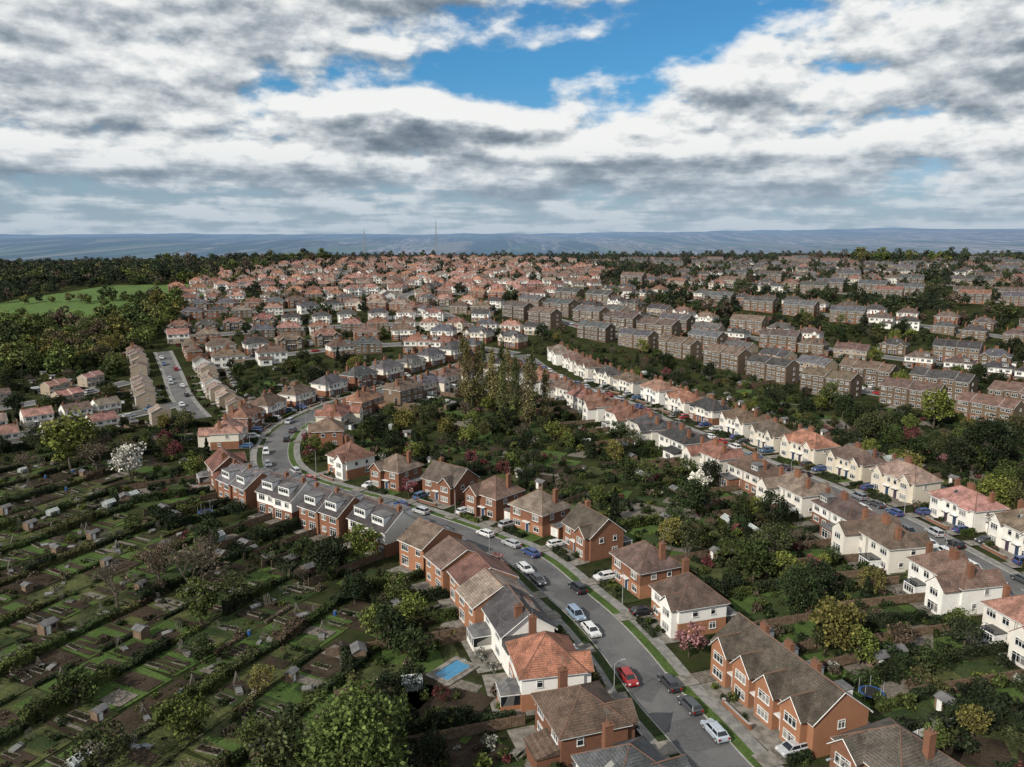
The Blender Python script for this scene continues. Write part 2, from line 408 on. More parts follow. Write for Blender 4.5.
def gable(mb,x0,x1,y0,y1,z,rh,ax='x',ov=.35,wm=1,m=2):
    if ax=='x':
        X0,X1,Y0,Y1=x0-ov,x1+ov,y0-.4,y1+.4;ym=(y0+y1)/2;sl=rh/((y1-y0)/2);ze=z-.4*sl
        A=[(X0,Y0,ze),(X1,Y0,ze),(X1,ym,z+rh),(X0,ym,z+rh)];B=[(X1,Y1,ze),(X0,Y1,ze),(X0,ym,z+rh),(X1,ym,z+rh)]
        for F in(A,B):
            mb.hexa([(p[0],p[1],p[2]+.02) for p in F],[(p[0],p[1],p[2]+.2) for p in F],m)
        for xx,s in((x0,1),(x1,-1)):
            mb.face([(xx+s*.01,y0,z),(xx+s*.01,y1,z),(xx+s*.01,ym,z+rh)],wm)
        mb.bar((X0,ym,z+rh+.2),(X1,ym,z+rh+.2),.1,7)
        for Y in(Y0,Y1): mb.box(X0,X1,min(Y,Y),max(Y,Y)+.1,ze-.08,ze+.02,4)
        for xx in(X0,X1):
            mb.bar((xx,Y0,ze+.08),(xx,ym,z+rh+.08),.06,4);mb.bar((xx,Y1,ze+.08),(xx,ym,z+rh+.08),.06,4)
    else:
        X0,X1,Y0,Y1=x0-.35,x1+.35,y0-ov,y1;xm=(x0+x1)/2;sl=rh/((x1-x0)/2);ze=z-.35*sl
        A=[(X1,Y0,ze),(X1,Y1,ze),(xm,Y1,z+rh),(xm,Y0,z+rh)];B=[(X0,Y1,ze),(X0,Y0,ze),(xm,Y0,z+rh),(xm,Y1,z+rh)]
        for F in(A,B): mb.hexa([(p[0],p[1],p[2]+.02) for p in F],[(p[0],p[1],p[2]+.18) for p in F],m)
        mb.face([(x0,y0+.01,z),(x1,y0+.01,z),(xm,y0+.01,z+rh)],wm)
        mb.face([(x1,y1-.01,z),(x0,y1-.01,z),(xm,y1-.01,z+rh)],wm)
        mb.bar((xm,Y0,z+rh+.18),(xm,Y1,z+rh+.18),.09,7)
        mb.bar((X0,Y0,ze+.08),(xm,Y0,z+rh+.08),.06,4);mb.bar((X1,Y0,ze+.08),(xm,Y0,z+rh+.08),.06,4)
def chimney(mb,x,y,z0,z1,w=1.0,d=.6,pots=3):
    mb.box(x-w/2,x+w/2,y-d/2,y+d/2,z0,z1-.15,6);mb.box(x-w/2-.07,x+w/2+.07,y-d/2-.07,y+d/2+.07,z1-.15,z1,6)
    for i in range(pots):
        px=x-w/2+w*(i+.5)/pots;mb.bar((px,y,z1),(px,y,z1+.45),.12,7,.1,6)
def aerial(mb,x,y,z):
    mb.bar((x,y,z),(x,y,z+1.6),.03,8);mb.bar((x-.6,y,z+1.5),(x+.6,y,z+1.5),.02,8)
    for k in range(5): mb.bar((x-.5+k*.25,y-.25,z+1.5),(x-.5+k*.25,y+.25,z+1.5),.015,8)
def door(mb,cx,side,pos,m=5):
    s=-1 if side=='f' else 1
    a,b=sorted((pos-s*.05,pos+s*.06));mb.box(cx-.5,cx+.5,a,b,.1,2.2,m)
    a,b=sorted((pos-s*.05,pos+s*.1))
    mb.box(cx-.6,cx-.5,a,b,.1,2.3,4);mb.box(cx+.5,cx+.6,a,b,.1,2.3,4);mb.box(cx-.6,cx+.6,a,b,2.3,2.4,4)
    a,b=sorted((pos,pos+s*.9));mb.box(cx-1,cx+1,a,b,2.55,2.68,4)
def rooflight(mb,x,side,y,h,rh,f=.5):
    sl=rh/(y+.45);yy=side*(y+.45)*(1-f);z=h+rh*f
    dy=.45*side;dz=-.45*sl
    P=[(x-.4,yy-dy,z-dz),(x+.4,yy-dy,z-dz),(x+.4,yy+dy,z+dz),(x-.4,yy+dy,z+dz)]
    if side>0: P=P[::-1]
    mb.hexa([(p[0],p[1],p[2]-.05) for p in P],[(p[0],p[1],p[2]+.09) for p in P],3)
def solar(mb,x,side,y,h,rh,f=.5,n=4):
    sl=rh/(y+.45)
    for i in range(n):
        xx=x+i*1.05;yy=side*(y+.45)*(1-f);z=h+rh*f;dy=.8*side;dz=-.8*sl
        P=[(xx-.5,yy-dy,z-dz),(xx+.5,yy-dy,z-dz),(xx+.5,yy+dy,z+dz),(xx-.5,yy+dy,z+dz)]
        if side>0: P=P[::-1]
        mb.hexa([(p[0],p[1],p[2]+.05) for p in P],[(p[0],p[1],p[2]+.12) for p in P],3)
def semi(name,lo,hi,w=14,d=8.4,h=5.3,rh=3.1,bay='gable',ext=0,back=None):
    mb=MB(HM(lo,hi));x=w/2;y=d/2
    mb.box(-x,x,-y,y,-1.5,2.7,0);mb.box(-x+.004,x-.004,-y+.004,y-.004,2.7,h,1)
    hip(mb,-x,x,-y,y,h,rh)
    bx=w*.31
    for s in(-1,1):
        c=s*bx;bw=1.45
        for z0,z1,m in((-.5,2.65,0),(2.65,h-(0.0 if bay=='gable' else .25),1)):
            mb.hexa([(c-bw,-y,z0),(c-bw+.45,-y-.8,z0),(c+bw-.45,-y-.8,z0),(c+bw,-y,z0)],[(c-bw,-y,z1),(c-bw+.45,-y-.8,z1),(c+bw-.45,-y-.8,z1),(c+bw,-y,z1)],m)
        for cz in(1.5,4.1):
            window(mb,c,cz,1.8,1.25,'f',-y-.8,2)
        if bay=='gable':
            gable(mb,c-bw-.1,c+bw+.1,-y-.85,-y+2.2,h-.02,1.5,'y',.3)
        else:
            hip(mb,c-bw,c+bw,-y-.75,-y+.6,h-.3,.8,.2,2,False)
        window(mb,s*1.0,4.1,.9,1.1,'f',-y,0);door(mb,s*1.3,'f',-y)
        for cz in(1.5,4.1):
            window(mb,s*2.0,cz,1.3,1.15,'b',y,1)
            window(mb,s*5.0,cz,1.9,1.2,'b',y,2)
        window(mb,-.8,4.2,.9,1.0,'r' if s>0 else 'l',s*x,0)
        window(mb,1.6,1.8,.8,.9,'r' if s>0 else 'l',s*x,0)
    chimney(mb,0,.6,h+1.5,h+rh+1.1,1.7,.75,4);aerial(mb,.6,.6,h+rh+1.1)
    if ext!=2: chimney(mb,-x+1.6,1.5,h+.6,h+rh+.5,.7,.9,2)
    chimney(mb,x-1.6,1.5,h+.6,h+rh+.5,.7,.9,2)
    if ext in(1,3): rooflight(mb,2.6,1,y,h,rh,.5);rooflight(mb,-1.5,-1,y,h,rh,.6)
    if ext==1:
        mb.box(1,x-.3,y+.002,y+3.2,-1,2.5,0)
        mb.hexa([(.8,y+.0,2.51),(x-.1,y+.0,2.51),(x-.1,y+3.45,2.45),(.8,y+3.45,2.45)],[(.8,y,3.5),(x-.1,y,3.5),(x-.1,y+3.5,2.6),(.8,y+3.5,2.6)],2)
        window(mb,3.8,1.3,2.4,1.3,'b',y+3.2,2)
    if ext==2:
        mb.box(-x+.2,-1.5,y+.002,y+3.5,-1,2.6,0);mb.box(-x,-1.3,y+.002,y+3.7,2.6,2.8,8);window(mb,-4,1.2,3,1.9,'b',y+3.5,2)
        mb.box(2.2,5.2,.6,y-.7,h+.35,h+2.35,8);mb.box(2.0,5.4,.5,y-.55,h+2.35,h+2.5,8);window(mb,3.7,h+1.55,2.2,.9,'b',y-.7,2)
    if ext==3:
        mb.box(x+.002,x+2.6,-1,y-.5,-1,2.4,0);mb.box(x+.002,x+2.75,-1.15,y-.35,2.4,2.55,8)
        mb.box(x+.3,x+2.3,-1.08,-1.0,.05,2.1,4)
    if ext==4:
        mb.box(-x+.4,-x+4.4,y+.002,y+3.6,-1,h-.3,1);gable(mb,-x+.4,-x+4.4,y-3,y+3.6,h-.32,1.7,'y',0)
        mb.face([(-x+4.4,y+3.62,h-.32),(-x+.4,y+3.62,h-.32),(-x+2.4,y+3.62,h+1.38)],1)
        window(mb,-x+2.4,4.0,1.8,1.2,'b',y+3.6,2);window(mb,-x+2.4,1.4,2.4,1.5,'b',y+3.6,2)
        mb.box(1.5,4.5,y+.002,y+2.6,-1,2.2,4);mb.box(1.4,4.6,y+.002,y+2.7,2.2,2.35,3);window(mb,3,1.3,2.4,1.3,'b',y+2.6,3)
    for s in(-1,1):
        mb.bar((s*(x-.15),-y-.08,0),(s*(x-.15),-y-.08,h-.2),.05,8)
        mb.bar((s*.2,y+.08,0),(s*.2,y+.08,h-.2),.05,8)
    return mb.mesh(name)
def detached(name,lo,hi,w=9.5,d=9,h=5.3,rh=3.3,g=True,ext=1,rl=False,sol=False,gx=False):
    mb=MB(HM(lo,hi));x=w/2;y=d/2
    mb.box(-x,x,-y,y,-1.5,2.7,0);mb.box(-x+.004,x-.004,-y+.004,y-.004,2.7,h,1)
    if gx: gable(mb,-x,x,-y,y,h,rh,'x',.35)
    else: hip(mb,-x,x,-y,y,h,rh,.5)
    if g:
        mb.box(-x+.4,-x+4.2,-y-1.2,-y+.01,-1,h-.01,1);gable(mb,-x+.4,-x+4.2,-y-1.2,-y+3,h-.03,1.7,'y',.35)
        for cz in(1.5,4.0): window(mb,-x+2.3,cz,2.2,1.25,'f',-y-1.2,2)
    else:
        for cz in(1.5,4.0): window(mb,-x+2.3,cz,2.2,1.25,'f',-y,2)
    window(mb,x-2.2,4.0,1.8,1.2,'f',-y,1)
    window(mb,x-1.9,1.5,1.5,1.2,'f',-y,1);door(mb,.5,'f',-y)
    for s,sd in((-1,'l'),(1,'r')):
        window(mb,-1.5,4.1,1.0,1.0,sd,s*x,0);window(mb,2,1.6,1.2,1.1,sd,s*x,1);window(mb,2,4.1,.8,1,sd,s*x,0)
    for c in(-2.6,2.6):
        for cz in(1.5,4.1): window(mb,c,cz,1.9,1.2,'b',y,2)
    chimney(mb,x-1.5,1.2,h+.6,h+rh+.9,.8,1.1,2);aerial(mb,x-1.2,1.2,h+rh+.9)
    if rl: rooflight(mb,-.3,1,y+.05,h,rh,.45)
    if sol and gx: solar(mb,-2.8,-1 if not g else 1,y,h,rh+.15,.5,5)
    if ext==1:
        mb.box(-x+.5,0,y+.002,y+3,-1,2.5,0)
        mb.hexa([(-x+.3,y,2.51),(.2,y,2.51),(.2,y+3.3,2.4),(-x+.3,y+3.3,2.4)],[(-x+.3,y,3.4),(.2,y,3.4),(.2,y+3.3,2.55),(-x+.3,y+3.3,2.55)],2)
        mb.box(x+.002,x+2.7,-2,y-1,-1,2.35,0);mb.box(x+.002,x+2.85,-2.15,y-.85,2.35,2.5,8);mb.box(x+.3,x+2.4,-2.08,-2,.05,2.05,4)
    if ext==2:
        mb.box(-x+.8,-x+4.6,y+.002,y+3,-1,.7,0)
        for i in range(5): mb.bar((-x+.85+i*.925,y+2.95,.7),(-x+.85+i*.925,y+2.95,2.3),.05,4)
        mb.box(-x+.85,-x+4.55,y+.01,y+2.9,.7,2.25,3);mb.box(-x+.75,-x+4.65,y+.01,y+3.05,2.25,2.37,4)
        mb.hexa([(-x+.8,y+.01,2.38),(-x+4.6,y+.01,2.38),(-x+4.6,y+3,2.38),(-x+.8,y+3,2.38)],[(-x+1.4,y+.01,3.1),(-x+4,y+.01,3.1),(-x+4,y+1.6,3.1),(-x+1.4,y+1.6,3.1)],8)
        mb.box(x+.002,x+2.7,-1,y,-1,h-1.6,1);mb.hexa([(x+.002,-1.2,h-1.6),(x+2.9,-1.2,h-1.6),(x+2.9,y+.2,h-1.6),(x+.002,y+.2,h-1.6)],[(x+.002,-1.2,h-.2),(x+.1,-1.2,h-.2),(x+.1,y+.2,h-.2),(x+.002,y+.2,h-.2)],2)
    return mb.mesh(name)
def longhouse(name,lo,hi,w=22,d=8.6,h=5.2,rh=3.4):
    mb=MB(HM(lo,hi));x=w/2;y=d/2
    mb.box(-x,x,-y,y,-1.5,2.7,0);mb.box(-x+.004,x-.004,-y+.004,y-.004,2.7,h,1)
    gable(mb,-x,x,-y,y,h,rh,'x',.25)
    for c in(-x+3,-2.6,2.6,x-3):
        mb.box(c-1.9,c+1.9,-y-1.1,-y+.01,-1,h-.01,1);gable(mb,c-1.9,c+1.9,-y-1.1,-y+3.2,h-.03,2.1,'y',.3)
        for cz in(1.5,4.0): window(mb,c,cz,2.2,1.25,'f',-y-1.1,2)
        for cz in(1.5,4.0): window(mb,c,cz,2.0,1.2,'b',y,2)
        mb.box(c-1,c+1,y-2.6,y-.9,h+.6,h+2.0,4);mb.box(c-1.1,c+1.1,y-2.7,y-.8,h+2.0,h+2.12,8)
    for c in(-5.4,0,5.4): door(mb,c,'f',-y);window(mb,c,4.0,.8,1,'f',-y,0);chimney(mb,c,.4,h+2,h+rh+1.1,1.3,.7,4)
    for s,sd in((-1,'l'),(1,'r')): window(mb,0,4.1,1,1.1,sd,s*x,1);window(mb,1.5,1.5,1,1.1,sd,s*x,1)
    return mb.mesh(name)
def terrace(name,lo,hi,units=1,uw=7.2,d=9.5,st=2,rh=2.9,stag=0,dorm=False,ch=True,step=0):
    mb=MB(HM(lo,hi));h0=2.65*st+.1;W=units*uw
    for k in range(units):
        x0=-W/2+k*uw;x1=x0+uw;o=(k%2)*stag;dz=0.003*k;h=h0+step*(k%2)
        y0=-d/2+o;y1=d/2+o
        e=.003*(k%2)
        mb.box(x0+e,x1-e,y0,y1,-1.5,2.7,0);mb.box(x0+.004+e,x1-.004-e,y0+.004,y1-.004,2.7,h,1)
        gable(mb,x0,x1,y0,y1,h+dz,rh,'x',.02 if 0<k<units-1 else .12,1)
        for f in range(st):
            cz=1.5+2.65*f
            if f==0: door(mb,x0+1.2,'f',y0);window(mb,x1-2.4,cz,2.4,1.35,'f',y0,2)
            else:
                window(mb,x1-2.2,cz,2.2,1.3,'f',y0,2);window(mb,x0+1.4,cz,1.1,1.1,'f',y0,0)
            window(mb,x0+1.9,cz,2.0,1.3 if f else 1.8,'b',y1,2);window(mb,x1-1.6,cz,1.3,1.1,'b',y1,1)
        if k==0:
            for f in range(st): window(mb,o-1,1.5+2.65*f,.9,1.1,'l',x0,0)
        if k==units-1:
            for f in range(st): window(mb,o-1,1.5+2.65*f,.9,1.1,'r',x1,0)
        if ch: chimney(mb,x1-.9,o,h+rh*.6,h+rh+1.0,.6,.9,2)
        if dorm:
            for s in(-1,1):
                ya,yb=sorted((o+s*.8,o+s*(d/2-.6)))
                mb.box(x0+1.4,x1-1.4,ya,yb,h+.5,h+2.5,4);mb.box(x0+1.25,x1-1.25,ya-.12,yb+.12,h+2.5,h+2.64,8)
                window(mb,(x0+x1)/2,h+1.75,3.2,1.0,'f' if s<0 else 'b',ya if s<0 else yb,3)
        mb.bar((x0+.15,y0-.07,0),(x0+.15,y0-.07,h-.2),.05,8)
    return mb.mesh(name)
MS={
'semi_white_a':semi('semi_white_a',M_white,M_white,bay='gable',ext=1),
'semi_white_b':semi('semi_white_b',M_brick,M_white,bay='hip',ext=2,w=13.6),
'semi_white_c':semi('semi_white_c',M_white,M_white,bay='hip',ext=3,w=13.2,rh=2.8),
'semi_white_d':semi('semi_white_d',M_white,M_white,bay='gable',ext=4,w=13.4,rh=3.0),
'semi_cream':semi('semi_cream',M_cream,M_cream,bay='gable',ext=2),
'semi_brick':semi('semi_brick',M_brick,M_brick,bay='hip',ext=1),
'semi_buff':semi('semi_buff',M_brick_b,M_brick_b,bay='gable',ext=3,rh=3.3),
'semi_brick_w':semi('semi_brick_w',M_brick,M_cream,bay='gable',ext=4,w=13.4),
'det_brick':detached('det_brick',M_brick,M_brick),
'det_brick2':detached('det_brick2',M_brick_o,M_brick,g=False,w=10.5,rh=3.6,rl=True),
'det_brick3':detached('det_brick3',M_brick,M_brick,w=11,d=8.6,rh=3.2,g=True,ext=2,gx=True,sol=False),
'det_brick4':detached('det_brick4',M_brick_o,M_white,w=10,d=9.4,rh=3.9,g=True,ext=2),
'det_white':detached('det_white',M_brick,M_white,w=9,rl=True),
'det_white2':detached('det_white2',M_white,M_white,w=10.5,d=8.2,rh=2.9,g=False,ext=2,gx=True,sol=True),
'long_brick':longhouse('long_brick',M_brick_o,M_brick_o),
'ter_orange':terrace('ter_orange',M_brick_o,M_brick_o,1,7.6,10,2,2.6,ch=False),
'ter_town':terrace('ter_town',M_brick,M_white,2,6.6,9,2,3.1,stag=.5,dorm=True),
'ter_town2':terrace('ter_town2',M_brick,M_brick,2,6.6,9,2,3.1,stag=.5,dorm=True),
'ter_block':terrace('ter_block',M_brick_b,M_brick_b,4,6.2,9.5,3,2.6,stag=0.6,step=.5),
'ter_block2':terrace('ter_block2',M_brick_b,M_brick_t,3,6.0,9,2,2.8,step=.4),
'ter_block3':terrace('ter_block3',M_brick,M_brick_b,4,5.6,9,3,2.8,stag=.4),
'ter_tan':terrace('ter_tan',M_brick_t,M_brick_t,2,6.4,8.5,2,2.0,stag=1.0,ch=False,step=.6),
'ter_pink':terrace('ter_pink',M_brick_t,M_white,2,6.2,8,2,2.6),
}
ROOF={'brown':(0.12,0.083,0.064),'red':(0.175,0.088,0.066),'orange':(0.27,0.13,0.082),'slate':(0.083,0.082,0.087),'dark':(0.052,0.049,0.049),'pink':(0.27,0.145,0.115),'tan':(0.20,0.15,0.12),'dbrown':(0.082,0.062,0.052)}
houses=[];hgrid={}
def hdist(x,y):
    b=1e9;kx,ky=int(x//20),int(y//20)
    for i in(-1,0,1):
        for j in(-1,0,1):
            for q in hgrid.get((kx+i,ky+j),()):
                b=min(b,math.hypot(q[0]-x,q[1]-y)-q[2])
    return b
LABEL={'semi':'semi_detached_house','det':'detached_house','long':'terraced_house','ter':'terraced_house'}
def add_house(kind,x,y,yaw,roof,r=None,scale=1,mir=None):
    me_=MS[kind];z=T(x,y)
    g=R.uniform(.75,1.22);c=[v*g*R.uniform(.93,1.07) for v in ROOF[roof]]
    nm=LABEL[kind.split('_')[0]]
    mx=-1 if (R.random()<.5 if mir is None else mir) else 1
    obj(nm,me_,(x,y,z),yaw,(scale*mx,scale,scale*R.uniform(.96,1.05)),c)
    r=r or (6.5 if kind.startswith(('semi','det')) else 8)
    houses.append((x,y,yaw,kind,r));hgrid.setdefault((int(x//20),int(y//20)),[]).append((x,y,r))
def nearest(s,x,y):
    return min(range(len(s.p)),key=lambda i:(s.p[i].x-x)**2+(s.p[i].y-y)**2)
HS=[((7,91),'det_brick','brown'),((4,104),'det_brick4','orange'),((1.5,116),'det_white2','slate'),
((-6,123),'ter_orange','tan'),((-11.5,129.5),'ter_orange','red'),((-17.5,136),'ter_orange','brown'),((-24,142),'ter_orange','brown'),
((-34,153),'ter_town','dark'),((-45,162),'ter_town2','dark'),((-57,172),'ter_town','dark'),((-69,184),'ter_town2','slate'),((-80,199),'det_brick3','red'),
((-90,240),'semi_brick_w','pink'),((-92,262),'semi_brick','red'),((10,78),'det_white','slate'),
((44,82),'det_brick','dbrown'),((37.5,100),'long_brick','dbrown'),((28.5,123.5),'det_brick4','brown'),((23,139),'det_brick2','brown'),
((15,156),'det_brick3','dbrown'),((6,168),'det_brick2','tan'),((-4,179),'det_brick','brown'),((-16,190),'det_brick3','dbrown'),((-29,201),'det_brick','brown'),((-44,211),'det_brick4','red'),
((-58,240),'det_brick','brown'),((-58,262),'semi_brick_w','red'),((-54,284),'semi_brick','orange'),((-44,304),'semi_buff','brown'),((-28,330),'semi_brick_w','brown')]
sA=streets['A']
for (x,y),k,r in HS:
    i=nearest(sA,x,y);t=sA.t[i];p=sA.p[i];n=Vector((t.y,-t.x));side=1 if (Vector((x,y))-p).dot(n)>0 else -1
    want=15.5 if k.startswith(('det','ter')) else 16
    want+=R.uniform(-1.3,1.0) if k!='ter_orange' else (len(houses)%2)*1.3-.6
    q=p+n*side*want
    yaw=math.atan2(-n.y*side,-n.x*side)+math.pi/2+(R.uniform(-.05,.05) if k.startswith('det') else 0)
    add_house(k,q.x,q.y,yaw,r,r=5.2 if k.startswith(('det','ter_o')) else (10 if k=='long_brick' else 6.6),scale=R.uniform(.94,1.02) if k.startswith('det') else 1)
def row(k,off,sp,kinds,roofs,start=6,jit=.5,end=0,sides=(-1,1),scale=1,skip=0,gap=(.5,2),yj=.03):
    s=streets[k]
    for sg in sides:
        d=start;run=R.choice(kinds);rrun=R.choice(roofs)
        while d<s.s[-1]-4-end:
            p,t=at(s,d);n=Vector((t.y,-t.x))*sg;q=p+n*(off+R.uniform(-jit,jit))
            if R.random()<.6: run=R.choice(kinds)
            if R.random()<.8: rrun=R.choice(roofs)
            kd=run;rf=rrun;ww=26 if 'block' in kd and kd!='ter_block2' else (19 if kd=='ter_block2' else sp)
            ww*=scale
            rr=(6.6 if ww<20 else 10)*scale
            if R.random()<skip: d+=ww;continue
            if hdist(q.x,q.y)>rr*0.95 and roaddist(q.x,q.y)>off-3.0:
                add_house(kd,q.x,q.y,math.atan2(-n.y,-n.x)+math.pi/2+R.uniform(-yj,yj),rf,rr,scale*R.uniform(.93,1.04))
                d+=ww+R.uniform(*gap)
            else: d+=5
row('B',16,14.4,['semi_white_a','semi_white_b','semi_white_c','semi_white_d','semi_white_a','semi_cream','semi_white_c','semi_white_d'],['brown','red','orange','brown','dbrown','slate','tan','red','dark','pink'],4,1.2,scale=1.0,gap=(1.6,3.4),yj=.04)
row('A',16,15.5,['semi_brick_w','semi_white_b','semi_brick'],['brown','red','slate'],250)
row('C',12.5,13.5,['ter_tan','ter_tan','ter_pink','semi_brick'],['tan','brown','tan','dbrown'],2,.8,scale=.78,gap=(2,6),yj=.05)
row('U',11,13.5,['ter_tan','ter_tan','ter_pink'],['tan','pink','brown'],2,scale=.74,gap=(1,6),yj=.05)
row('U2',11,13.5,['ter_tan','ter_tan','ter_pink'],['tan','brown','pink'],2,scale=.74,gap=(1,7),skip=.15,yj=.05)
row('M',14,15,['semi_brick_w','semi_white_b','semi_brick','semi_buff','semi_white_a'],['brown','slate','dark','red'],skip=.1,gap=(1,5))
row('E',13,14.5,['ter_block','ter_block3','ter_block','ter_block2'],['brown','dark','dbrown','slate'],scale=.9,gap=(1,8),jit=1)
row('F',13,14.5,['ter_block2','semi_white_b','semi_buff','ter_block3','semi_white_a'],['brown','dark','slate','dbrown','dark'],skip=.10,gap=(1,6),scale=.9,jit=1.5,yj=.06)
row('G',13,14.5,['ter_block3','semi_buff','semi_brick','semi_white_b','semi_white_a'],['dark','slate','dark','dbrown','red'],skip=.12,gap=(1,7),scale=.9,jit=2,yj=.08)
for k in('H','I','I2','J','J2'): row(k,13,14,['ter_block2','semi_white_c','semi_cream','semi_white_b','semi_brick','semi_buff','ter_block3'],['dark','slate','dark','dbrown','brown','red'],skip=.16,gap=(1,8),scale=.88,jit=2.5,yj=.1)
for k in('N','N2','N3'): row(k,13,14,['semi_brick_w','semi_white_c','semi_brick','ter_pink','semi_buff','semi_white_a'],['brown','pink','slate','red','tan','dark'],skip=.1,gap=(1,6),scale=.88,jit=2,yj=.08)
for k in('O','P','Q0','Q1','Q','Q2','R','S','S2'): row(k,13,14,['semi_white_c','ter_pink','semi_brick','semi_white_b','semi_white_a','semi_buff'],['pink','orange','red','orange','red','pink','tan','brown'],skip=.1,gap=(1,6),scale=.86,jit=3.2,yj=.15)
print('houses',len(houses))
# ------------------------------------------------------------------ vegetation meshes
def leafquad(mb,p,s,rng,m=0,up=0.3):
    n=Vector((rng.gauss(0,1),rng.gauss(0,1),rng.gauss(0,1)+up)).normalized()
    a=n.orthogonal().normalized();b=n.cross(a);t=rng.uniform(0,6.28)
    u=(a*math.cos(t)+b*math.sin(t))*s*rng.uniform(.7,1.3);w=(b*math.cos(t)-a*math.sin(t))*s*rng.uniform(.5,1)
    i=len(mb.v);mb.v+=[tuple(p-u),tuple(p-w*.9+u*.1),tuple(p+u),tuple(p+w+u*.15)];mb.f.append((i,i+1,i+2,i+3));mb.m.append(m)
def crown(mb,c,rx,ry,rz,nclump,per,cr,ls,rng,hollow=.55,zmin=-.7):
    cs=[]
    for _ in range(nclump):
        while True:
            v=Vector((rng.uniform(-1,1),rng.uniform(-1,1),rng.uniform(zmin,1)))
            if hollow<v.length<1.0: break
        k=rng.uniform(.75,1.08);p=Vector((c[0]+v.x*rx*k,c[1]+v.y*ry*k,c[2]+v.z*rz*k));cs.append(p)
        r=cr*rng.uniform(.6,1.25)
        for _ in range(per):
            q=Vector((rng.gauss(0,1),rng.gauss(0,1),rng.gauss(0,.75)));q=q.normalized()*r*rng.uniform(.55,1.0)
            leafquad(mb,p+q,ls,rng)
    return cs
def tree(name,seed,h=10,r=4,nclump=34,per=46,ls=.34,ratio=.42,trunk=.28,sparse=1):
    rng=random.Random(seed);mb=MB([M_leaf,M_bark]);rz=h*ratio;cz=h-rz
    cs=crown(mb,(0,0,cz),r,r,rz,nclump,int(per*sparse),r*.36,ls,rng)
    top=Vector((rng.uniform(-.3,.3),rng.uniform(-.3,.3),cz))
    mb.bar((0,0,-.3),top*.5,trunk,1,trunk*.75,7);mb.bar(top*.5,top,trunk*.75,1,trunk*.4,7)
    for p in cs[::2]:
        a=top*rng.uniform(.45,.95);mid=a.lerp(p,.5)+Vector((0,0,-.3));mb.bar(a,mid,trunk*.3,1,trunk*.18,4);mb.bar(mid,p,trunk*.18,1,.02,4)
    return mb.mesh(name)
def baretree(name,seed,h=11,leaf=260):
    rng=random.Random(seed);mb=MB([M_leaf,M_bark]);ends=[]
    def br(p,d,l,r,lv):
        q=p+d*l;mb.bar(p,q,r,1,r*.62,4 if lv else 6)
        if lv>=4: ends.append(q);return
        for _ in range(4 if lv<3 else 3):
            nd=(d+Vector((rng.gauss(0,.5),rng.gauss(0,.5),rng.gauss(.12,.3)))).normalized()
            br(p.lerp(q,rng.uniform(.7,1)),nd,l*rng.uniform(.6,.85),r*.55,lv+1)
    br(Vector((0,0,-.3)),Vector((0,0,1)),h*.27,.26,0)
    for e in ends:
        for _ in range(3): leafquad(mb,e+Vector((rng.gauss(0,.4),rng.gauss(0,.4),rng.gauss(0,.3))),.16,rng)
    return mb.mesh(name)
def poplar(name,seed,h=24,r=2.0):
    rng=random.Random(seed);mb=MB([M_leaf,M_bark]);mb.bar((0,0,-.3),(0,0,h*.9),.35,1,.05,6)
    for _ in range(95):
        z=rng.uniform(.08,1);rr=r*math.sin(min(1,z*1.7+.15)*math.pi/2)*(1-z**3*.8);t=rng.uniform(0,6.28);k=rng.uniform(.3,1)
        p=Vector((rr*k*math.cos(t),rr*k*math.sin(t),z*h))
        mb.bar((0,0,max(0,z*h-1.6)),p,.06,1,.02,3)
        for _ in range(26): leafquad(mb,p+Vector((rng.gauss(0,.4),rng.gauss(0,.4),rng.gauss(0,.8))),.26,rng)
    return mb.mesh(name)
def conifer(name,seed,h=10,r=2.2):
    rng=random.Random(seed);mb=MB([M_leaf,M_bark]);mb.bar((0,0,-.3),(0,0,h*.95),.2,1,.03,6)
    for _ in range(1900):
        z=rng.random()**1.3;rr=r*(1-z)**.8*(.75+.25*math.sin(z*34))*rng.uniform(.65,1.05);t=rng.uniform(0,6.28)
        leafquad(mb,Vector((rr*math.cos(t),rr*math.sin(t),.5+z*(h-.5))),.26,rng)
    return mb.mesh(name)
def shrub(name,seed,r=1.3,h=1.6,n=260,ls=.27,mat=None):
    rng=random.Random(seed);mb=MB([mat or M_leafS,M_bark])
    crown(mb,(0,0,h*.45),r*.8,r*.8,h*.5,9,n//9,r*.45,ls,rng,.2,-.6)
    for _ in range(4): mb.bar((0,0,-.1),(rng.gauss(0,.4),rng.gauss(0,.4),h*.7),.04,1,.02,3)
    return mb.mesh(name)
def hedge(name,seed,l=6,w=.55,h=1.7,ls=.2,n=None):
    rng=random.Random(seed);mb=MB([M_leaf,M_bark])
    k=int(l/1.0)
    for i in range(k):
        hh=h*rng.uniform(.72,.86);ww=w*rng.uniform(.6,.8);x0=-l/2+i*l/k
        mb.box(x0+.002,x0+l/k-.002,-ww,ww,-.4,hh,0)
    for _ in range(n or int(l*85)):
        x=rng.uniform(-l/2-.1,l/2+.1);f=rng.random();hb=h*(1+.14*mnoise.noise(Vector((x*.7,seed*3.1,0))))
        if f<.42: p=Vector((x,rng.uniform(-w,w),hb*rng.uniform(.86,1.08)))
        else: p=Vector((x,(w*rng.uniform(.72,1.12))*rng.choice((-1,1)),hb*rng.uniform(0,1)))
        leafquad(mb,p,ls,rng)
    return mb.mesh(name)
TR=[tree('deciduous_a',1,11,4.2),tree('deciduous_b',2,9,3.6,28,48,.3,.44),tree('deciduous_c',3,13,5.0,46,48,.38),tree('deciduous_d',4,8,3.8,26,46,.3,.4),tree('deciduous_e',5,10,4.4,30,30,.3,.42)]
TRB=tree('big_tree',9,13,5.6,90,85,.26,.42,.4)
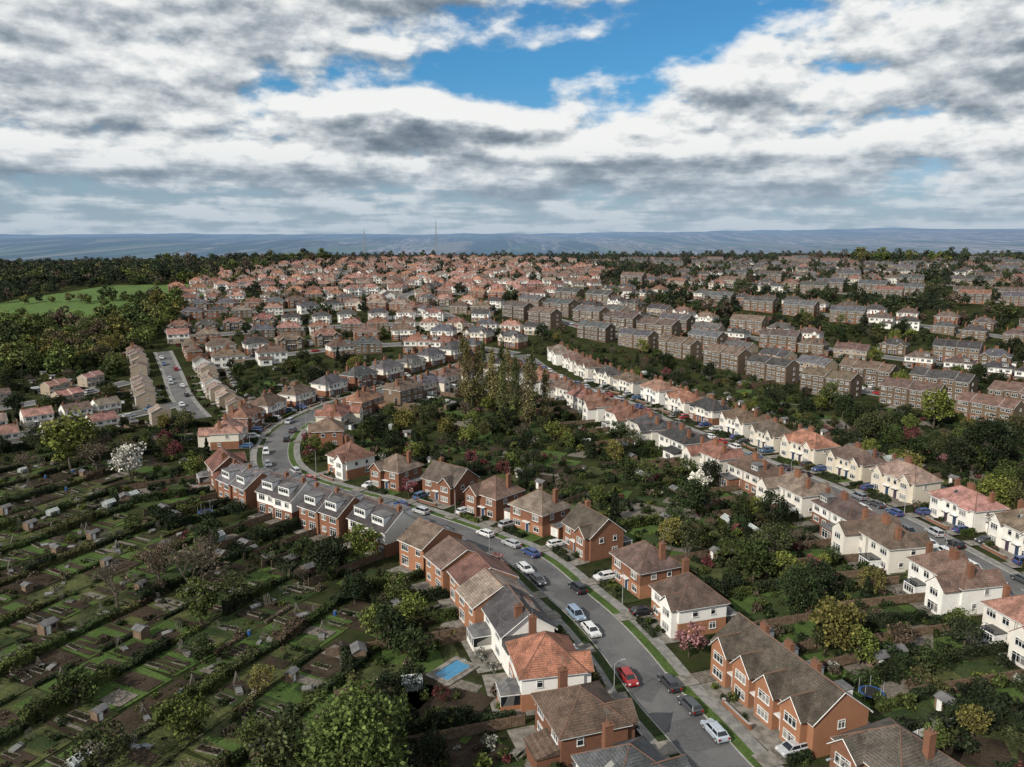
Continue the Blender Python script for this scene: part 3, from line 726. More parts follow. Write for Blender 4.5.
BT=[baretree('bare_a',11),baretree('bare_b',12,12)]
PO=[poplar('poplar_a',21),poplar('poplar_b',22,21,1.8)]
CO=[conifer('conifer_a',31),conifer('conifer_b',32,7,1.9)]
SH=[shrub('shrub_%d'%i,40+i,1.3+.2*i,1.5+.3*i) for i in range(4)]
SHA=[shrub('allotment_shrub_%d'%i,80+i,1.2+.25*i,1.1+.25*i,mat=M_leafA) for i in range(4)]
SMT=[tree('small_tree_a',51,5,2.2,18,50,.2,.4,.12),tree('small_tree_b',52,4.4,2.0,16,45,.18,.42,.1)]
HG=[hedge('hedge_a',61,6),hedge('hedge_b',62,6,.7,2.3),hedge('hedge_c',63,6,.45,1.3)]
def variant(meshes,mat):
    out=[]
    for m_ in meshes:
        c=m_.copy();c.materials[0]=mat;out.append(c)
    return out
_far=[tree('far_tree_a',71,10,4.2,24,20,.62),tree('far_tree_b',72,12,4.6,28,20,.66,.44),tree('far_tree_c',73,8,3.8,20,20,.58,.42)]
FT=variant(_far,M_leafF);WT=variant(_far+[TR[4]],M_leafW)
def pickcol():
    f=R.random()
    if f<.44:return R.choice(G)
    if f<.74:return R.choice(DK)
    if f<.84:return R.choice(YG)
    if f<.95:return R.choice(BR)
    if f<.98:return R.choice(PK)
    return R.choice(WH)
masses={}
def mass(name):
    if name not in masses:
        c=bpy.data.collections.new(name);masses[name]=c
        e=bpy.data.objects.new(name,None);e.instance_type='COLLECTION';e.instance_collection=c;e.empty_display_size=.1;COL.objects.link(e)
    return masses[name]
def put_tree(x,y,kind=None,col=None,s=None,m=None):
    c=col or pickcol()
    if kind is None:
        f=R.random()
        if c in BR and f<.7: me_=R.choice(BT);nm='bare_tree'
        elif c in PK or c in WH: me_=R.choice(SMT+TR[3:4]);nm='blossom_tree'
        elif c in DK and f<.3: me_=R.choice(CO);nm='conifer_tree'
        else: me_=R.choice(TR);nm='deciduous_tree'
    else: me_,nm=kind
    s=s or R.uniform(.55,1.0)
    return obj(nm,me_,(x,y,T(x,y)-.1),R.uniform(0,6.28),(s*R.uniform(.9,1.15),s*R.uniform(.9,1.15),s),c,m)
# ------------------------------------------------------------------ garden furniture
def shedmesh():
    mb=MB([M_wood,M_grey,M_glass,M_trim]);mb.box(-1.3,1.3,-1,1,0,1.9,0)
    mb.hexa([(-1.45,-1.2,1.88),(1.45,-1.2,1.88),(1.45,0,2.45),(-1.45,0,2.45)],[(-1.45,-1.2,1.96),(1.45,-1.2,1.96),(1.45,0,2.53),(-1.45,0,2.53)],1)
    mb.hexa([(1.45,1.2,1.88),(-1.45,1.2,1.88),(-1.45,0,2.45),(1.45,0,2.45)],[(1.45,1.2,1.96),(-1.45,1.2,1.96),(-1.45,0,2.53),(1.45,0,2.53)],1)
    for s in(-1,1): mb.face([(s*1.3,-1,1.9),(s*1.3,1,1.9),(s*1.3,0,2.42)],0)
    mb.box(.2,.9,-1.04,-1.0,1,1.6,2);mb.box(-.9,-.1,-1.05,-1.0,.05,1.8,3);return mb.mesh('wooden_shed')
def ghmesh():
    m,nt,b=newmat('greenhouse_glass');b.inputs['Roughness'].default_value=.12
    n=noise(nt,coord(nt),1.5,3);L(nt,mixc(nt,n,(.12,.14,.13),(.38,.42,.42)),b.inputs['Base Color'])
    mb=MB([m,M_trim,M_soil]);
    mb.box(-1.5,1.5,-1.1,1.1,0,.35,2)
    for a in((-1.5,-1.1,1.5,-1.1),(1.5,-1.1,1.5,1.1),(1.5,1.1,-1.5,1.1),(-1.5,1.1,-1.5,-1.1)): mb.face([(a[0],a[1],.35),(a[2],a[3],.35),(a[2],a[3],1.6),(a[0],a[1],1.6)],0)
    mb.face([(-1.5,-1.1,1.6),(1.5,-1.1,1.6),(1.5,0,2.3),(-1.5,0,2.3)],0);mb.face([(1.5,1.1,1.6),(-1.5,1.1,1.6),(-1.5,0,2.3),(1.5,0,2.3)],0)
    for s in(-1,1): mb.face([(s*1.5,-1.1,1.6),(s*1.5,1.1,1.6),(s*1.5,0,2.3)],0)
    for i in range(5):
        x=-1.5+.75*i
        for s in(-1,1): mb.bar((x,s*1.1,0),(x,s*1.1,1.6),.035,1);mb.bar((x,s*1.1,1.6),(x,0,2.3),.035,1)
    mb.bar((-1.5,0,2.3),(1.5,0,2.3),.045,1)
    for s in(-1,1): mb.bar((-1.5,s*1.1,1.6),(1.5,s*1.1,1.6),.04,1)
    return mb.mesh('greenhouse')
def bedmesh():
    rng=random.Random(5);mb=MB([M_wood_g,M_soil,M_leafS])
    for s in(-1,1): mb.box(-2,2,s*.62-.04,s*.62+.04,0,.28,0);mb.box(s*2-.04,s*2+.04,-.58,.58,0,.282,0)
    mb.box(-1.96,1.96,-.58,.58,.01,.2,1)
    for _ in range(90): leafquad(mb,Vector((rng.uniform(-1.8,1.8),rng.choice((-.35,0,.35))+rng.gauss(0,.06),.3)),.13,rng,2)
    return mb.mesh('raised_bed')
def framemesh():
    mb=MB([M_wood_g,M_glass,M_metal])
    mb.box(-.9,.9,-.45,.45,.0,.28,0);mb.hexa([(-.9,-.45,.3),(.9,-.45,.3),(.9,.45,.45),(-.9,.45,.45)],[(-.9,-.45,.33),(.9,-.45,.33),(.9,.45,.48),(-.9,.45,.48)],1)
    for x in(-.9,-.3,.3,.9): mb.bar((x,-.46,.35),(x,.46,.5),.03,0)
    for i in range(4): mb.bar((1.6+i*.3,-.5,0),(1.6+i*.3,0,1.7),.03,0);mb.bar((1.6+i*.3,.5,0),(1.6+i*.3,0,1.7),.03,0)
    mb.bar((1.6,0,1.7),(2.5,0,1.7),.03,0);return mb.mesh('cold_frame')
def buttmesh():
    mb=MB([M_blue,M_grey]);mb.bar((0,0,0),(0,0,.45),.27,0,.32,10);mb.bar((0,0,.45),(0,0,.9),.32,0,.27,10);mb.bar((0,0,.9),(0,0,.95),.29,1,.29,10);return mb.mesh('water_butt')
def tablem():
    mb=MB([M_wood_g,M_wood]);mb.box(-.8,.8,-.4,.4,.7,.75,0)
    for x in(-.7,.7): mb.bar((x,-.6,0),(x,.3,.7),.04,0);mb.bar((x,.6,0),(x,-.3,.7),.04,0)
    for s in(-1,1): mb.box(-.8,.8,s*.75-.13,s*.75+.13,.42,.46,0)
    return mb.mesh('garden_table')
def fencemesh(m,name,l=6,h=1.7):
    mb=MB([m]);n=int(l/.15)
    for i in range(n): x=-l/2+i*l/n;mb.box(x+.01,x+l/n-.01,-.012,.012,.05,h*(1-.01*(i%3)),0)
    for k in range(int(l/2)+1): x=-l/2+k*2;mb.box(x-.05,x+.05,-.06,.06,-.3,h+.06,0)
    for z in(.4,h-.3): mb.box(-l/2,l/2,.013,.06,z,z+.08,0)
    return mb.mesh(name)
def wallm():
    mb=MB([M_brick,M_kerb]);mb.box(-3,3,-.11,.11,-.3,.75,0);mb.box(-3.0,3.0,-.15,.15,.75,.83,1)
    for x in(-2.98,2.98): mb.box(x-.2,x+.2,-.2,.2,-.3,.98,0);mb.box(x-.24,x+.24,-.24,.24,.98,1.06,1)
    return mb.mesh('garden_wall')
def trampm():
    mb=MB([M_rubber,M_blue,M_metal]);n=20
    pts=[(1.7*math.cos(2*math.pi*i/n),1.7*math.sin(2*math.pi*i/n)) for i in range(n)]
    mb.face([(x*.85,y*.85,.8) for x,y in pts],0)
    for i in range(n):
        a=pts[i];b=pts[(i+1)%n];mb.face([(a[0]*.85,a[1]*.85,.805),(a[0],a[1],.805),(b[0],b[1],.805),(b[0]*.85,b[1]*.85,.805)],1)
        if i%4==0: mb.bar((a[0],a[1],0),(a[0],a[1],2.4),.04,2)
    return mb.mesh('trampoline')
SHED=shedmesh();GH=ghmesh();BED=bedmesh();FRM=framemesh();BUTT=buttmesh();TBL=tablem();FEN=fencemesh(M_wood,'wooden_fence');WFEN=fencemesh(M_trim,'white_fence',6,1.3);GW=wallm();TRAMP=trampm()
patch=MB([M_lawn1,M_lawn2,M_soil,M_patio,M_gravel,M_rough])
pc=[0]
def add_patch(mbp,cx,cy,yaw,x0,x1,y0,y1,m,check=True,lift=0,jit=0):
    c,s=math.cos(yaw),math.sin(yaw)
    P=[(cx+c*a-s*b+R.uniform(-jit,jit),cy+s*a+c*b+R.uniform(-jit,jit)) for a,b in((x0,y0),(x1,y0),(x1,y1),(x0,y1))]
    if check:
        mx=sum(p[0] for p in P)/4;my=sum(p[1] for p in P)/4
        for p in P+[(mx,my)]:
            if roaddist(*p)<7.2: return False
    pc[0]+=1;off=.03+lift+(pc[0]%97)*.0011
    mbp.face([(p[0],p[1],T(*p)+off) for p in P],m);return True
CARC=[(.03,.03,.035),(.35,.36,.38),(.6,.6,.6),(.015,.015,.018),(.28,.015,.015),(.03,.06,.18),(.18,.19,.21),(.55,.56,.57),(.05,.055,.06),(.04,.1,.2),(.4,.41,.42),(.58,.58,.57)]
def carmesh(name,L_=4.2,W=1.75,H_=1.46,est=0.0):
    mb=MB([M_car,M_glass,M_rubber,M_metal,M_head,M_tail]);a=L_/2
    prof=[(-a,.32),(-a-.03,.55),(-a+.06,.78),(-a+.95,.93),(a-.25,.98),(a-.02,.85),(a+.03,.55),(a,.32)]
    w=W/2;n=len(prof)
    i0=len(mb.v)
    ys_=[-w+.1,-w,w,w-.1]
    for j,yy in enumerate(ys_):
        for (x,z) in prof:
            k=.96 if j in(0,3) else 1
            zz=z if j in(1,2) else (z+.03 if z>.7 else z-.03)
            if j in (1,2): zz=min(z,.86)
            mb.v.append((x*k,yy,zz))
    for A,B in((1,0),(0,3),(3,2)):
        for k in range(n):
            k2=(k+1)%n;mb.f.append((i0+A*n+k,i0+A*n+k2,i0+B*n+k2,i0+B*n+k));mb.m.append(0)
    mb.f.append(tuple(i0+1*n+k for k in range(n)));mb.m.append(0);mb.f.append(tuple(i0+2*n+n-1-k for k in range(n)));mb.m.append(0)
    x0,x1=-a+.85,a-.22;t0,t1=-a+1.55,a-.55+est;wb=w-.1;wt=w-.27
    mb.hexa([(x0,-wb,.92),(x1,-wb,.92),(x1,wb,.92),(x0,wb,.92)],[(t0,-wt,H_-.07),(t1,-wt,H_-.07),(t1,wt,H_-.07),(t0,wt,H_-.07)],1)
    mb.hexa([(t0-.06,-wt-.02,H_-.08),(t1+.06,-wt-.02,H_-.08),(t1+.06,wt+.02,H_-.08),(t0-.06,wt+.02,H_-.08)],[(t0+.1,-wt+.1,H_),(t1-.1,-wt+.1,H_),(t1-.1,wt-.1,H_),(t0+.1,wt-.1,H_)],0)
    for s in(-1,1):
        for (bx,tx) in((x0,t0),(x1,t1),((x0+x1)/2+.1,(t0+t1)/2)):
            mb.bar((bx,s*wb,.92),(tx,s*wt,H_-.06),.045,0)
        for wx in(-a+.78,a-.75):
            mb.bar((wx,s*(w-.2),.32),(wx,s*(w+.015),.32),.33,2,.33,14);mb.bar((wx,s*(w-.1),.32),(wx,s*(w+.03),.32),.19,3,.19,8)
        mb.box(-a-.03,-a+.15,s*(w-.3)-.16,s*(w-.3)+.16,.62,.76,4);mb.box(a-.1,a+.04,s*(w-.2)-.12,s*(w-.2)+.12,.62,.86,5)
        mb.box(x0+.35,x0+.5,s*(wb+.1)-.1,s*(wb+.1)+.1,.95,1.07,0)
    return mb.mesh(name)
CARS=[carmesh('hatchback_car'),carmesh('saloon_car',4.5,1.8,1.44,-.3),carmesh('suv_car',4.4,1.85,1.66,.15)]
def put_car(x,y,yaw,c=None,z=None,me_=None):
    return obj('parked_car',me_ or R.choice(CARS),(x,y,T(x,y)+(z if z is not None else .1)),yaw,1,c or R.choice(CARC))
# ------------------------------------------------------------------ gardens
def loc(h,a,b):
    c,s=math.cos(h[2]),math.sin(h[2]);return h[0]+c*a-s*b,h[1]+s*a+c*b
def okp(x,y,hr=.6,rr=7.3): return hdist(x,y)>hr and roaddist(x,y)>rr
near_h=[h for h in houses if h[1]<345]
for h in near_h:
    k=h[3];W_={'semi':14.5,'det':12,'long':22,'ter':12.6}[k.split('_')[0]]
    if k=='ter_orange': W_=7.6
    tan=k in('ter_tan','ter_pink')
    if tan: W_=10
    x=W_/2;yaw=h[2]
    isA=min((p.x-h[0])**2+(p.y-h[1])**2 for p in sA.p)<18.5**2
    add_patch(patch,h[0],h[1],yaw,-x+.3,x-.3,-6.4 if tan else -8.4,-4.4,R.choice((1,4,3,0,1)) if not tan else R.choice((0,1)),False,.06)
    n=2 if W_>12.2 else 1
    for i in range(n):
        dx=(-x+1.5) if i==0 else (x-1.5)
        mt=R.choice((3,4))
        add_patch(patch,h[0],h[1],yaw,dx-1.4,dx+1.4,-6.5 if tan else -8.3,4,mt,False,.17)
        if not tan: add_patch(patch,h[0],h[1],yaw,dx-1.4,dx+1.4,-11.2 if isA else -10.2,-8.31,3,False,.24)
        if R.random()<.75 and not tan:
            cx,cy=loc(h,dx+R.uniform(-.2,.2),-6.0+R.uniform(-.6,.6));put_car(cx,cy,yaw+math.pi/2+(math.pi if R.random()<.5 else 0),z=.3)
    D=R.uniform(20,27) if k!='ter_orange' else 17
    if tan: D=11
    units=2 if k.startswith(('semi','long','ter_to','ter_ta','ter_p')) else 1
    if k=='long_brick': units=4
    for u in range(units):
        xa=-x+.35+(W_/units)*u;xb=xa+W_/units-.7
        add_patch(patch,h[0],h[1],yaw,xa,xb,4.3,R.uniform(7.4,9.5),R.choice((3,3,4)))
        y1=R.uniform(12,max(13,D-3))
        add_patch(patch,h[0],h[1],yaw,xa+R.uniform(0,1),xb-R.uniform(0,1),9.6,y1,R.choice((0,0,0,1,1,5)))
        add_patch(patch,h[0],h[1],yaw,xa,xb,y1+.1,D,R.choice((1,0,2,5,4)))
        if R.random()<.7:
            q=loc(h,R.choice((xa+1.6,xb-1.6)),D-1.8)
            if okp(*q,hr=2): obj(*(('wooden_shed',SHED) if R.random()<.8 else ('greenhouse',GH)),(q[0],q[1],T(*q)),yaw+R.choice((0,1.57)),1)
        if R.random()<.09:
            q=loc(h,(xa+xb)/2,13)
            if okp(*q,hr=2): obj('trampoline',TRAMP,(q[0],q[1],T(*q)+.1))
        elif R.random()<.2:
            q=loc(h,(xa+xb)/2,8.5)
            if okp(*q,hr=1): obj('garden_table',TBL,(q[0],q[1],T(*q)+.12),R.uniform(0,3))
        for xx in((xa-.35,) if u<units-1 or R.random()<.4 else (xa-.35,xb+.35)):
            kind=R.random()
            yy=5.5
            while yy<D-2:
                q=loc(h,xx,yy+3)
                if okp(*q,hr=.3,rr=8.5):
                    if kind<.38: obj('wooden_fence',FEN,(q[0],q[1],T(*q)),yaw+math.pi/2)
                    elif kind<.43: obj('white_fence',WFEN,(q[0],q[1],T(*q)),yaw+math.pi/2)
                    else: obj('hedge',R.choice(HG),(q[0],q[1],T(*q)),yaw+math.pi/2,(1,R.uniform(.8,1.4),R.uniform(.65,1.25)),R.choice(G+DK+DK))
                yy+=6
    yy=-x+3
    while yy<x:
        q=loc(h,yy,D+.2)
        if okp(*q,hr=.3,rr=8.5): obj('hedge',R.choice(HG),(q[0],q[1],T(*q)),yaw,(1,R.uniform(.9,1.6),R.uniform(.8,1.4)),R.choice(G+DK+DK))
        yy+=6
    q=loc(h,R.choice((-1,1))*0.4,-8.0)
    if k!='ter_orange' and not tan and roaddist(*q)>6.4:
        if R.random()<.45: obj('garden_wall',GW,(q[0],q[1],T(*q)),yaw)
        else: obj('hedge',HG[2],(q[0],q[1],T(*q)),yaw,(1,1,.8),R.choice(G+DK))
    for sx in(-x,x):
        q=loc(h,sx,-6.2)
        if not tan and roaddist(*q)>9.2 and R.random()<.7: obj('hedge',HG[2],(q[0],q[1],T(*q)),yaw+math.pi/2,(.55,1,R.uniform(.7,1.2)),R.choice(G+DK))
    for _ in range(5):
        q=loc(h,R.uniform(-x+3,x-3),R.uniform(-7.6,-5.6))
        obj('shrub',R.choice(SH),(q[0],q[1],T(*q)),R.uniform(0,6),R.uniform(.3,.7),None,mass('garden_shrubs'))
    for _ in range(int(W_*1.5)):
        e=R.random()
        q=loc(h,R.choice((-x,x,0))+R.gauss(0,.8) if e<.65 else R.uniform(-x,x),R.uniform(9,D+1))
        if okp(*q,hr=1.0): obj('shrub',R.choice(SH),(q[0],q[1],T(*q)),R.uniform(0,6),R.uniform(.3,.9),None,mass('garden_shrubs'))
    for _ in range(R.choice((0,1,1,2,2))):
        q=loc(h,R.uniform(-x,x),R.uniform(12,D+3))
        if okp(*q,hr=2.5): put_tree(*q,s=R.uniform(.36,.68))
# ------------------------------------------------------------------ allotments
dA=Vector((.43,.903));nA=Vector((.903,-.43));OA=Vector((-60,140));yA=math.atan2(dA.y,dA.x)
ap=MB([M_lawn1,M_lawn2,M_soil,M_patio,M_gravel,M_rough])
def in_allot(x,y,ext=37):
    if y<58 or y>236 or x<-230: return False
    if x>20: return False
    i=nearest(sA,x,y);p=sA.p[i];t=sA.t[i]
    if (Vector((x,y))-p).dot(Vector((t.y,-t.x)))>0: return False
    if (Vector((x,y))-p).length<ext: return False
    if hdist(x,y)<4: return False
    if y>215+(x+150)*.3 and x<-110: return False
    return roaddist(x,y)>14
w=-150;si=0
while w<90:
    sw=R.uniform(6.5,8.8);s_=-150
    while s_<150:
        pl=R.uniform(5,12)
        c=OA+dA*(s_+pl/2)+nA*(w+sw/2)
        if in_allot(c.x,c.y):
            typ=R.random()
            base=5 if typ<.45 else (1 if typ<.58 else (0 if typ<.80 else 2))
            add_patch(ap,c.x,c.y,yA,-pl/2+.1,pl/2-.1,-sw/2+.4,sw/2-.4,base,False,0,.45)
            if typ>.2 or R.random()<.35:
                nb=R.randint(2,6);bl=(pl-1)/nb
                for b_ in range(nb):
                    if R.random()<.15: continue
                    xx=-pl/2+.6+b_*bl
                    add_patch(ap,c.x,c.y,yA,xx,xx+bl*.74,-sw/2+R.uniform(.6,1.6),R.uniform(.5,sw/2-.8),R.choice((2,2,2,4,5,1,2,0)),False,.12,.15)
                    if R.random()<.3:
                        q=c+dA*(xx+bl*.37)+nA*R.uniform(-2,2)
                        obj('raised_bed',BED,(q.x,q.y,.1),yA+math.pi/2+R.gauss(0,.08),R.uniform(.6,1.0),None,mass('raised_beds'))
            if R.random()<.27:
                q=c+dA*R.uniform(-pl/3,pl/3)+nA*R.choice((-1,1))*(sw/2-1.6)
                if R.random()<.7: obj('wooden_shed',SHED,(q.x,q.y,.05),yA+R.choice((0,1.57))+R.gauss(0,.1),R.uniform(.6,.95))
                else: obj('greenhouse',GH,(q.x,q.y,.05),yA,R.uniform(.6,.95))
            for _ in range(R.choice((0,1,1,2))):
                q=c+dA*R.uniform(-pl/3,pl/3)+nA*R.uniform(-2,2);obj('cold_frame',FRM,(q.x,q.y,.12),R.uniform(0,3),R.uniform(.6,1.1),None,mass('cold_frames'))
            if R.random()<.1:
                q=c+dA*R.uniform(-pl/3,pl/3)+nA*R.uniform(-3,3);obj('water_butt',BUTT,(q.x,q.y,.1),0,1)
            for _ in range(R.randint(4,10)):
                q=c+dA*R.uniform(-pl/2,pl/2)+nA*R.uniform(-sw/2,sw/2)
                obj('shrub',R.choice(SHA),(q.x,q.y,0),R.uniform(0,6),R.choice((R.uniform(.12,.35),R.uniform(.15,.4),R.uniform(.35,.7))),None,mass('allotment_shrubs'))
            if R.random()<.09:
                q=c+nA*(sw/2)*R.choice((-1,1));put_tree(q.x,q.y,s=R.uniform(.3,.55))
            if si%2==0 and R.random()<.93:
                k_=0
                while k_<pl:
                    q=OA+dA*(s_+k_+3)+nA*(w+R.uniform(-.25,.25))
                    obj('hedge',R.choice(HG),(q.x,q.y,0),yA+R.uniform(-.05,.05),(1.05,R.uniform(.8,1.5),R.uniform(.5,1.05)),R.choice(G+DK+G+BR[:1]))
                    k_+=6
            elif R.random()<.5:
                q=OA+dA*(s_+3)+nA*w;obj('hedge',HG[2],(q.x,q.y,0),yA,(1,.7,.5),R.choice(G+DK+BR))
        s_+=pl
    w+=sw;si+=1
for i in range(16):
    for j in range(9):
        x=-300+i*11+j*3;y=300+j*9+i*1.5
        if x<-165 and okp(x,y,4,9):
            add_patch(ap,x,y,.3,-5,5,-4,4,R.choice((0,1,2,5,1)),False)
            obj('hedge',R.choice(HG),(x,y-4.3,T(x,y)),.3,(1.7,1,.8),R.choice(G+DK))
            if R.random()<.3: obj('wooden_shed',SHED,(x+2,y,T(x,y)),.3)
            if R.random()<.4: put_tree(x,y,s=R.uniform(.3,.6))
for _ in range(1100):
    y=R.uniform(70,345);x=R.uniform(-.7*y,.7*y)
    if hdist(x,y)<8 or roaddist(x,y)<12 or in_allot(x,y,36): continue
    add_patch(patch,x,y,yA+R.choice((0,math.pi/2))+R.gauss(0,.1),-R.uniform(2,4),R.uniform(2,4),-R.uniform(3,7),R.uniform(3,7),R.choice((0,0,1,5,1,2,4)),True)
obj('garden_ground',patch.mesh('garden_ground'))
obj('allotment_ground',ap.mesh('allotment_ground'))
mb=MB([M_field]);fx=[(-375+i*10) for i in range(14)];fy=[(470+j*12) for j in range(19)]
for i in range(13):
    for j in range(18):
        def sk(a,b): x=a+(b-505)*.15;return (x,b,T(x,b)+.12)
        mb.face([sk(fx[i],fy[j]),sk(fx[i+1],fy[j]),sk(fx[i+1],fy[j+1]),sk(fx[i],fy[j+1])],0)
obj('grass_field',mb.mesh('grass_field'))
def in_field(x,y):
    xx=x-(y-505)*.15;return -378<xx<-240 and 462<y<692
# ------------------------------------------------------------------ specific trees
for (x,y,me_,nm,c,s) in [
 (-124,213,TR[2],'deciduous_tree',YG[0],1.25),(-103,204,TR[0],'blossom_tree',WH[0],.95),(-115,210,BT[0],'bare_tree',BR[2],1.2),(-119,220,BT[1],'bare_tree',BR[0],1.1),(-110,216,BT[1],'bare_tree',BR[2],1.0),(-132,207,BT[0],'bare_tree',BR[2],.9),
 (-58,133,BT[0],'bare_tree',BR[2],1.35),(-66,138,BT[1],'bare_tree',BR[0],1.2),(-60,143,BT[0],'bare_tree',BR[2],1.1),(-53,124,TR[0],'deciduous_tree',G[2],.75),(-49,130,TR[4],'deciduous_tree',G[5],.7),(-70,130,BT[1],'bare_tree',BR[1],1),
 (-18,82,TRB,'deciduous_tree',(0.08,.11,.03),1.0),(-27,84,TR[2],'deciduous_tree',G[5],.7),(-36,79,BT[1],'bare_tree',BR[2],.9),(-42,92,TR[1],'deciduous_tree',YG[1],.75),(-61,100,TR[3],'deciduous_tree',G[0],.7),(-50,86,TR[4],'deciduous_tree',G[5],.7),(-33,90,TR[1],'deciduous_tree',G[2],.6),
 (144,262,TR[2],'deciduous_tree',YG[0],1.1),(133,213,TRB,'deciduous_tree',DK[1],1.1),(142,222,TR[2],'deciduous_tree',DK[2],1.0),(150,214,TR[2],'deciduous_tree',G[3],1.0),
 (50,128,TRB,'deciduous_tree',G[3],.65),(56,135,TR[1],'deciduous_tree',DK[1],.8),(38,159,BT[0],'bare_tree',BR[0],.7),(123,298,TR[0],'deciduous_tree',G[2],.8)]:
    put_tree(x,y,(me_,nm),c,s)
for x,y in [(-18,298),(-13,291),(-8,284),(-4,276),(1,268),(6,260),(-11,299),(-3,288),(2,281),(7,272),(-16,288),(-1,296),(11,266)]:
    put_tree(x+R.uniform(-1,1),y+R.uniform(-1,1),(R.choice(PO),'poplar_tree'),R.choice([(0.13,.115,.045),(.105,.11,.042),(.14,.12,.055),(.075,.085,.033)]),R.uniform(.9,1.18))
for d in (60,98,118,150,165,185,205,222,250,262,280):
    p,t=at(sA,min(d,sA.s[-1]-1));n=Vector((t.y,-t.x))*R.choice((-1,1));q=p+n*9.2
    if hdist(q.x,q.y)>1.5: put_tree(q.x,q.y,(SMT[d%2],'blossom_tree'),R.choice(PK),R.uniform(.8,1.2))
for _ in range(6500):
    y=R.uniform(60,430);x=R.uniform(-.72*y-20,.72*y+20)
    if not okp(x,y,1.2,7.8): continue
    if in_allot(x,y,34): continue
    if hdist(x,y)>9 or R.random()<.25: obj('shrub',R.choice(SH),(x,y,T(x,y)-.1),R.uniform(0,6),R.uniform(.35,1.2),None,mass('suburb_shrubs'))
n=0
for _ in range(3400):
    y=R.uniform(90,470);x=R.uniform(-.72*y-20,.72*y+20)
    hd=hdist(x,y)
    if hd<4.0 or not okp(x,y,4.0,9.0) or in_allot(x,y,34): continue
    dens_=.32 if y<330 else .55
    if x>105+(y-200)*-.05 and 190<y<300: dens_=.75
    if R.random()>(dens_ if hd>14 else .2): continue
    c=R.choice(DK+G+DK+YG+BR) if R.random()<.92 else R.choice(PK)
    put_tree(x,y,col=c,s=R.uniform(.42,.82));n+=1
print('near trees',n)
def far_tree(x,y,s,meshes,nm='woodland'):
    obj('tree',R.choice(meshes),(x,y,T(x,y)-.3),R.uniform(0,6.28),(s*1.1,s*1.1,s),None,mass(nm))
for _ in range(11000):
    y=math.sqrt(R.uniform(430**2,1230**2));x=R.uniform(-.72*y-20,.72*y+20)
    if not okp(x,y,1.6,5.5) or in_field(x,y): continue
    inn=x<90 and x>-300
    if R.random()<(.5 if inn else .25): continue
    s=R.uniform(.3,.68) if hdist(x,y)<10 else R.uniform(.45,.9)
    far_tree(x,y,s,FT,'suburb_trees')
for _ in range(1900):
    x=R.uniform(-560,-165);y=R.uniform(345,560)
    if in_field(x,y) or not okp(x,y,6,9) or x>-185-(y-400)*.25: continue
    far_tree(x,y,R.uniform(.6,1.2),WT if y<520 else FT+WT)
for _ in range(70):
    x=R.uniform(-375,-245);y=R.choice((R.gauss(560,5),R.gauss(690,6)));far_tree(x+(y-505)*.15,y,R.uniform(.5,.9),FT+WT)
for _ in range(900):
    x=R.uniform(-620,-255);y=R.uniform(695,1000)
    if okp(x,y,6,9): far_tree(x,y,R.uniform(.8,1.3),FT+WT[:1])
for _ in range(1300):
    y=R.uniform(1080,1300);x=R.uniform(-900,950)
    if -200<x<90 and R.random()<.6: continue
    far_tree(x,y,R.uniform(.5,1.15),FT,'ridge_trees')
for cx,cy in ((430,960),(470,955),(520,970),(640,980),(690,975),(-380,900),(-300,1010),(-250,1000)):
    for _ in range(20):
        far_tree(cx+R.gauss(0,14),cy+R.gauss(0,10),R.uniform(.9,1.55),FT+WT,'ridge_trees')
# ------------------------------------------------------------------ cars on streets
def street_cars(k,off,lst):
    s=streets[k]
    for d,side,c in lst:
        p,t=at(s,d);n=Vector((t.y,-t.x))*side;q=p+n*off
        put_car(q.x,q.y,math.atan2(t.y,t.x)+(math.pi if side>0 else 0),c,.18)
street_cars('A',2.65,[(41,1,(.35,.4,.45)),(47,1,CARC[8]),(56,-1,CARC[4]),(53,1,CARC[0]),(71,-1,CARC[2]),(77,-1,(.2,.27,.36)),(86,1,CARC[3]),(92,-1,CARC[8]),(98,-1,CARC[7]),(104,1,CARC[5]),(110,1,CARC[1]),(118,1,CARC[2]),(125,-1,CARC[6]),(131,-1,CARC[0]),(139,1,CARC[10]),(146,1,CARC[5]),(154,-1,CARC[11]),(160,-1,CARC[7]),(172,-1,CARC[0]),(181,1,CARC[4]),(190,1,CARC[1]),(201,-1,CARC[6]),(214,-1,CARC[2]),(228,1,CARC[3]),(240,1,CARC[8]),(252,-1,CARC[1])])
for side in(-1,1):
    l=[];d=8+side*2
    while d<300: l.append((d,side,None));d+=R.choice((R.uniform(5.6,7),R.uniform(7,20)))
    street_cars('B',2.65,l)
for k in('C','U','M','E','U2'):
    l=[];d=8
    while d<streets[k].s[-1]-6: l.append((d,R.choice((-1,1)),None));d+=R.uniform(7,20)
    street_cars(k,2.0,l)
def lampm():
    mb=MB([M_metal,M_trim]);mb.bar((0,0,-.2),(0,0,1.2),.09,0,.08,8);mb.bar((0,0,1.2),(0,0,6.3),.06,0,.045,8)
    mb.bar((0,0,6.3),(0,-.5,6.75),.04,0,.035,6);mb.bar((0,-.5,6.75),(0,-1.1,6.85),.035,0,.035,6);mb.box(-.12,.12,-1.6,-1.0,6.78,6.9,0);return mb.mesh('street_lamp')
LP=lampm()
for k,off in(('A',7.1),('B',5.6)):
    d=24;sd=1;s=streets[k]
    while d<280:
        p,t=at(s,d);n=Vector((t.y,-t.x))*sd;q=p+n*off
        obj('street_lamp',LP,(q.x,q.y,T(q.x,q.y)+.1),math.atan2(-n.y,-n.x)+math.pi/2);d+=27;sd=-sd
